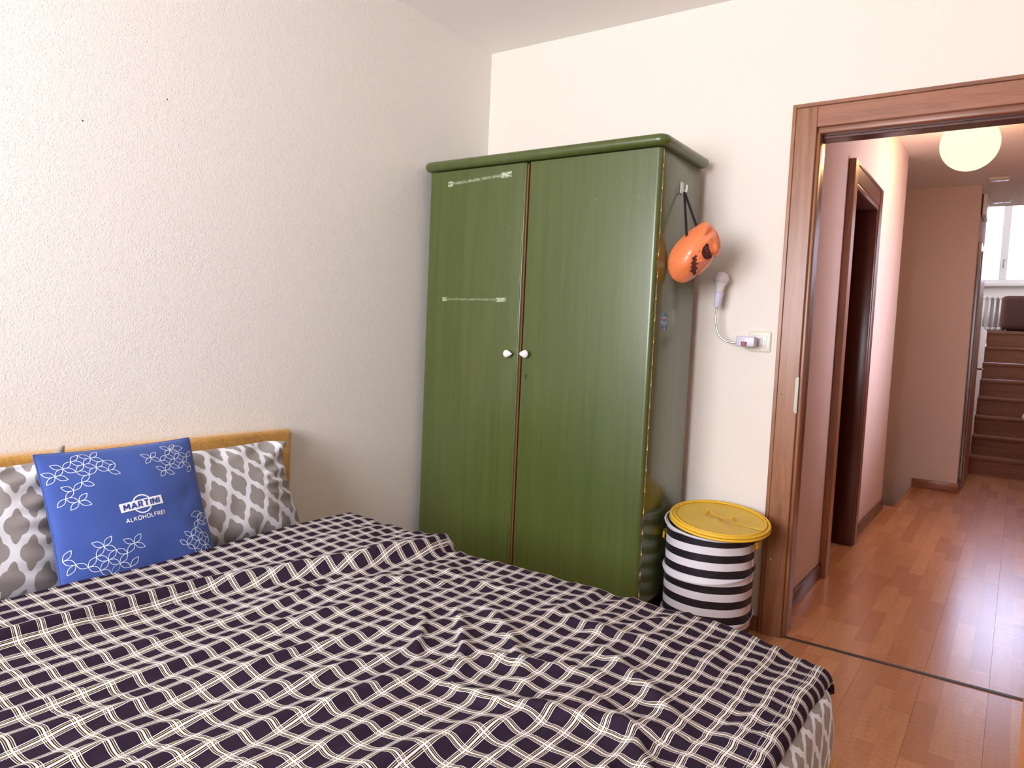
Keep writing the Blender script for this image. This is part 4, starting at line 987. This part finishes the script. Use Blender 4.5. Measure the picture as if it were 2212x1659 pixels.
# foot hem: last rows curl down by a couple of centimetres
nv = len(P[0])
last = [p[:] for p in P[-1]]
for k in range(1, FOOTN+1):
    s_ = k*0.0045; Rr = 0.030; ang = min(s_/Rr, math.pi/2)
    row = []
    for j in range(nv):
        x, y, z, u, v = last[j]
        dxx = Rr*math.sin(ang); dzz = Rr*(1-math.cos(ang)) + max(0, s_-Rr*math.pi/2)
        wv = 0.004*nz(y*14, 3.3)*k/FOOTN
        row.append([x+dxx+wv, y, z-dzz, u+s_, v])
    P.append(row)
# taper: corner sinks towards the mattress at the far foot corner
allv = []; 
for row in P:
    for p in row:
        f = sst(-0.55, -0.27, p[0])*sst(1.35, 1.72, p[1]); p[2] -= 0.030*f; allv.append(p)
m = MB(); m.v = [tuple(p[:3]) for p in allv]; m.uv = [(p[3], p[4]) for p in allv]
nr = len(P)
for i in range(nr-1):
    for j in range(nv-1): m.f.append((i*nv+j, (i+1)*nv+j, (i+1)*nv+j+1, i*nv+j+1)); m.sm.append(True)
duv = m.build('duvet', M['plaid'], label='dark plaid duvet with white and yellow lines on the bed', cat='duvet', loc=((DX0+DX1)/2, (DY0+DY1)/2, 0.44), recalc=False)
hemA = duv.data.attributes.new('hem', 'FLOAT', 'POINT')
umax = max(p[3] for p in P[-1])
hemA.data.foreach_set('value', [float(P[-1][k % nv][3]-p[3]) for k, p in enumerate(allv)])
sol = duv.modifiers.new('thickness', 'SOLIDIFY'); sol.thickness = 0.016; sol.offset = -1

# pillows
def pillow(name, lab, grp, y0, y1, xbot, zbot, xtop, ztop, thick, seed, ears=(0.03, 0.03), uvrot=0.25, uvoff=(0, 0)):
    nU, nV = 90, 90; c = []; uvs = []
    A = Vector((xbot, 0, zbot)); B = Vector((xtop, 0, ztop)); upv = (B-A); Lh = upv.length; upn = upv.normalized()
    nr_ = Vector((0, 1, 0)).cross(upn); nr_ = nr_ if nr_.x > 0 else -nr_
    ym, hw = (y0+y1)/2, (y1-y0)/2; o = Vector((xbot, ym, zbot)) + upn*(Lh/2)
    sides = []
    for side in (1, -1):
        P = []
        for i in range(nU+1):
            s = -1+2*i/nU; row = []
            for j in range(nV+1):
                t = -1+2*j/nV
                # pinched edges with pointed corners
                px = s*hw*(1-0.075*(1-t*t)**1.0*abs(s)**3) ; py = t*Lh/2*(1-0.075*(1-s*s)*abs(t)**3)
                e = ((1-s*s)*(1-t*t)); th = thick*max(0, e)**0.42
                th *= 1.0+0.18*(-t)                       # heavier at the bottom
                wr = 0.010*nz(px*7+seed, py*7, seed*1.3) + 0.006*nz(px*15, py*15+seed, 2.2)
                edge = max(abs(s), abs(t))
                crease = 0.010*sst(0.45, 0.92, edge)*(1-sst(0.97, 1.0, edge))*math.sin(18*math.atan2(t, s)+3*nz(px*6, py*6, seed))
                d = side*(th+(wr+crease)*(1-edge**10))
                p = o + Vector((0, 1, 0))*px + upn*py + nr_*d
                if abs(s) > 0.8 and t > 0.6:                # soft corner ear flops forward
                    k_ = sst(0.8, 1.0, abs(s))*sst(0.6, 1.0, t); p += nr_*ears[0]*k_ - upn*ears[1]*k_
                row.append(p)
                ca, sa = math.cos(uvrot), math.sin(uvrot)
                uvs.append((px*ca-py*sa+uvoff[0], px*sa+py*ca+uvoff[1]))
            P.append(row)
        sides.append(P)
    m = MB(); m.grid(sides[0]); m.grid([r[::-1] for r in sides[1]])
    # uv order follows insertion: second side reversed per row
    n1 = (nU+1)*(nV+1); u1 = uvs[:n1]; u2 = []
    for i in range(nU+1): u2 += uvs[n1+i*(nV+1):n1+(i+1)*(nV+1)][::-1]
    m.uv = u1+u2
    return m.build(name, M['trellis'], label=lab, cat='pillow', group=grp, loc=(xbot, ym, zbot))
pillow('pillow', 'grey trellis pillow at the right end of the headboard', 'trellis pillows', 0.950, 1.612, -1.950, 0.447, -2.075, 0.752, 0.085, 2.0, (0.025, 0.015), -0.28)
pillow('pillow', 'grey trellis pillow left of the blue cushion', 'trellis pillows', 0.215, 0.925, -1.950, 0.447, -2.075, 0.765, 0.085, 5.0, (-0.01, -0.035), 0.18, (0.02, 0.03))

# ------------------------------------------------------------------ blue cushion with white print
CTL, CTR = Vector((-2.000, 0.808, 0.792)), Vector((-2.000, 1.224, 0.798)); CBL, CBR = Vector((-1.836, 0.806, 0.452)), Vector((-1.836, 1.222, 0.452))
CN = ((CTR-CTL).cross(CBL-CTL)).normalized(); CN = CN if CN.x > 0 else -CN
CT = 0.050
def csurf(w, h, off=0.0, side=1):
    u = 2*w-1; v = 2*h-1
    uu = u*(1-0.035*(1-v*v)*abs(u)**3); vv = v*(1-0.035*(1-u*u)*abs(v)**3); a, b = (uu+1)/2, (vv+1)/2
    p = (CTL*(1-a)+CTR*a)*(1-b) + (CBL*(1-a)+CBR*a)*b
    e = max(0, (1-u*u)*(1-v*v)); t = CT*e**0.5
    t += 0.0045*nz(w*4.2, h*4.2, 8.0)*(1-max(abs(u), abs(v))**6) + 0.004*math.exp(-((w-0.86)/0.05)**2)*math.exp(-((h-0.62)/0.2)**2)*math.sin(h*26)
    return p + CN*((t if side > 0 else -0.2*t) + off)
cu = empty('cushion', (-1.836, 1.014, 0.452), 'square blue cushion with white line print and lettering', 'cushion')
m = MB(); n_ = 130
m.grid([[csurf(i/n_, j/n_) for j in range(n_+1)] for i in range(n_+1)]); m.grid([[csurf(i/n_, 1-j/n_, 0, -1) for j in range(n_+1)] for i in range(n_+1)])
m.build('cover', M['blue'], cu)
m = MB(); pts = [csurf(i/40, 0) for i in range(40)]+[csurf(1, i/40) for i in range(40)]+[csurf(1-i/40, 1) for i in range(40)]+[csurf(0, 1-i/40) for i in range(40)]
m.ring(pts, 0.0022, 6); m.build('seam', M['blue'], cu)
# petal line print: vesica petals on a tilted lattice, drawn as thin ribbons on the cloth
def ribbon(m, pts, width, off):
    vs = []
    for i, (w, h) in enumerate(pts):
        a = pts[max(0, i-1)]; b = pts[min(len(pts)-1, i+1)]; dx, dy = b[0]-a[0], b[1]-a[1]; L_ = math.hypot(dx, dy) or 1; nx, ny = -dy/L_*width/2, dx/L_*width/2
        for s_ in (1, -1):
            ww, hh = w+s_*nx, h+s_*ny; ww = min(0.995, max(0.005, ww)); hh = min(0.995, max(0.005, hh)); vs.append(csurf(ww, hh, off))
    m.add(vs, [(2*i, 2*i+1, 2*i+3, 2*i+2) for i in range(len(pts)-1)])
def petals(c, A, B, pairs):
    m = MB()
    for (i1, j1, i2, j2) in pairs:
        p = (c[0]+A[0]*i1+B[0]*j1, c[1]+A[1]*i1+B[1]*j1); q = (c[0]+A[0]*i2+B[0]*j2, c[1]+A[1]*i2+B[1]*j2)
        if not (0.005 < p[0] < 0.995 and 0.005 < q[0] < 0.995 and 0.005 < p[1] < 0.99 and 0.005 < q[1] < 0.99): continue
        dx, dy = q[0]-p[0], q[1]-p[1]; nx, ny = -dy, dx
        for s_ in (1, -1):
            ribbon(m, [(p[0]+dx*t+s_*nx*0.235*math.sin(math.pi*t), p[1]+dy*t+s_*ny*0.235*math.sin(math.pi*t)) for t in [k/10 for k in range(11)]], 0.0036, 0.0007)
    return m.build('petal_print', M['print_line'], cu)
RING = [(0,0,-1,0),(0,0,0,1),(0,0,1,0),(0,0,0,-1),(-1,0,-1,1),(-1,1,0,1),(0,1,1,1),(1,1,1,0),(1,0,1,-1),(1,-1,0,-1),(0,-1,-1,-1),(-1,-1,-1,0)]
A_, B_ = (0.064, 0.036), (0.052, -0.046)
petals((0.238, 0.120), A_, B_, RING+[(-1,-1,-2,-1),(-1,-1,-1,-2),(-1,-2,-2,-2),(-1,-2,-1,-3),(-1,-2,0,-2),(1,0,2,0),(2,0,2,1),(2,0,3,0),(1,-1,1,-2),(1,-2,2,-2),(1,-2,1,-3),(1,-3,0,-3),(1,-3,1,-4),(1,-4,1,-5),(1,-4,2,-4),(2,-4,2,-3),(2,-4,3,-4),(2,-4,2,-5),(0,1,0,2),(1,1,2,1)])
petals((0.820, 0.165), (0.060, 0.036), (0.047, -0.043), RING+[(-1,1,-2,1),(-1,1,-1,2),(-1,1,0,2),(-1,-1,-2,-1),(-2,-1,-3,-1),(-2,-1,-2,0),(-2,-1,-2,-2),(0,-1,0,-2),(0,-2,-1,-2),(0,-2,0,-3),(0,-2,1,-2),(1,0,2,0),(2,0,2,-1),(1,1,1,2)])
petals((0.255, 0.800), (0.062, 0.040), (0.050, -0.056), RING+[(-1,1,-2,1),(-1,1,-1,2),(1,1,1,2),(1,2,0,2),(1,2,1,3),(1,2,2,2),(-1,-1,-2,-1),(-2,-1,-2,-2),(-2,-1,-3,-1),(-3,-1,-3,0),(1,0,1,-1),(2,0,2,1),(2,0,1,0)])
petals((0.858, 0.800), (0.050, 0.040), (0.040, -0.054), RING+[(-1,1,-1,2),(-1,2,0,2),(-1,2,-1,3),(-1,3,-2,2),(0,2,0,3),(-1,3,0,3),(0,3,0,4),(0,3,1,3),(0,4,-1,4),(0,4,0,5),(-1,-1,-2,-1),(-1,0,-2,0),(1,0,2,0)])
# lettering as brush strokes laid on the cloth
def arc_(cx_, cy_, rx, ry, a0, a1, n=10): return [(cx_+rx*math.cos(math.radians(a0+(a1-a0)*k/n)), cy_+ry*math.sin(math.radians(a0+(a1-a0)*k/n))) for k in range(n+1)]
GL = {'M': (1.05, [[(0, 0), (0.06, 1)], [(0.06, 1), (0.52, 0.30)], [(0.52, 0.30), (0.98, 1)], [(0.98, 1), (1.05, 0)]]), 'A': (0.95, [[(0, 0), (0.475, 1)], [(0.475, 1), (0.95, 0)], [(0.20, 0.30), (0.75, 0.30)]]),
 'R': (0.72, [[(0, 0), (0, 1)], [(0, 1), (0.40, 1)]+arc_(0.40, 0.74, 0.28, 0.26, 90, -90)+[(0, 0.48)], [(0.36, 0.48), (0.72, 0)]]), 'T': (0.80, [[(0, 1), (0.8, 1)], [(0.4, 1), (0.4, 0)]]), 'I': (0.0, [[(0, 0), (0, 1)]]),
 'N': (0.80, [[(0, 0), (0, 1)], [(0, 1), (0.8, 0)], [(0.8, 0), (0.8, 1)]]), 'L': (0.55, [[(0, 1), (0, 0)], [(0, 0), (0.55, 0)]]), 'K': (0.72, [[(0, 0), (0, 1)], [(0.68, 1), (0.0, 0.42)], [(0.24, 0.60), (0.72, 0)]]),
 'O': (1.0, [arc_(0.5, 0.5, 0.5, 0.52, 0, 360, 24)]), 'H': (0.78, [[(0, 0), (0, 1)], [(0.78, 0), (0.78, 1)], [(0, 0.5), (0.78, 0.5)]]), 'F': (0.55, [[(0, 0), (0, 1)], [(0, 1), (0.55, 1)], [(0, 0.52), (0.48, 0.52)]]),
 'E': (0.55, [[(0, 0), (0, 1)], [(0, 1), (0.55, 1)], [(0, 0.52), (0.48, 0.52)], [(0, 0), (0.55, 0)]])}
def lettering(txt, cw, chh, width, height, stroke, gap, off, name, mat):
    tot = sum(GL[c][0] for c in txt)+gap*(len(txt)-1); k = width/tot; x = -width/2; m = MB()
    for c in txt:
        for st_ in GL[c][1]:
            pts = []
            for i in range(len(st_)-1):
                for q in range(4): pts.append((st_[i][0]+(st_[i+1][0]-st_[i][0])*q/4, st_[i][1]+(st_[i+1][1]-st_[i][1])*q/4))
            pts.append(st_[-1])
            if len(st_) == 2:      # square ends
                dx, dy = st_[1][0]-st_[0][0], st_[1][1]-st_[0][1]
            ribbon(m, [(cw+x+a*k, chh-(b-0.5)*height+SL*(x+a*k)) for a, b in pts], stroke, off)
        x += (GL[c][0]+gap)*k
    return m.build(name, M[mat], cu)
LCw, LCh = 0.508, 0.470; SL = -0.075        # logo centre; the plate rises to the right
def lay(vs, fs, cw, chh, sx_, sy_, off, name, mat, shear=0.0):
    xs = [v[0] for v in vs]; ys = [v[1] for v in vs]; mx, my = (min(xs)+max(xs))/2, (min(ys)+max(ys))/2; W_, H_ = max(xs)-min(xs), max(ys)-min(ys)
    m = MB(); m.add([csurf(cw+(x-mx)/W_*sx_ + shear*(y-my)/H_*sy_, chh-(y-my)/H_*sy_ + SL*(x-mx)/W_*sx_, off) for x, y in vs], fs); return m.build(name, M[mat], cu)
m = MB(); rc = 0.058
ribbon(m, [(LCw+0.004+rc*math.cos(2*math.pi*k/48), LCh+rc*1.08*math.sin(2*math.pi*k/48)) for k in range(49)], 0.0085, 0.0006); m.build('logo_ring', M['print_white'], cu)
NX_ = 24; pv = [(i/NX_, j/6) for i in range(NX_+1) for j in range(7)]; pf = [(i*7+j, (i+1)*7+j, (i+1)*7+j+1, i*7+j+1) for i in range(NX_) for j in range(6)]
lay(pv, pf, LCw, LCh, 0.274, 0.062, 0.0013, 'logo_plate', 'print_white', -0.1)
lettering('MARTINI', LCw, LCh+0.001, 0.226, 0.038, 0.0105, 0.46, 0.0020, 'logo_lettering', 'print_blue')
lettering('ALKOHOLFREI', LCw+0.010, LCh+0.092, 0.250, 0.026, 0.0052, 0.42, 0.0014, 'lettering', 'print_white')
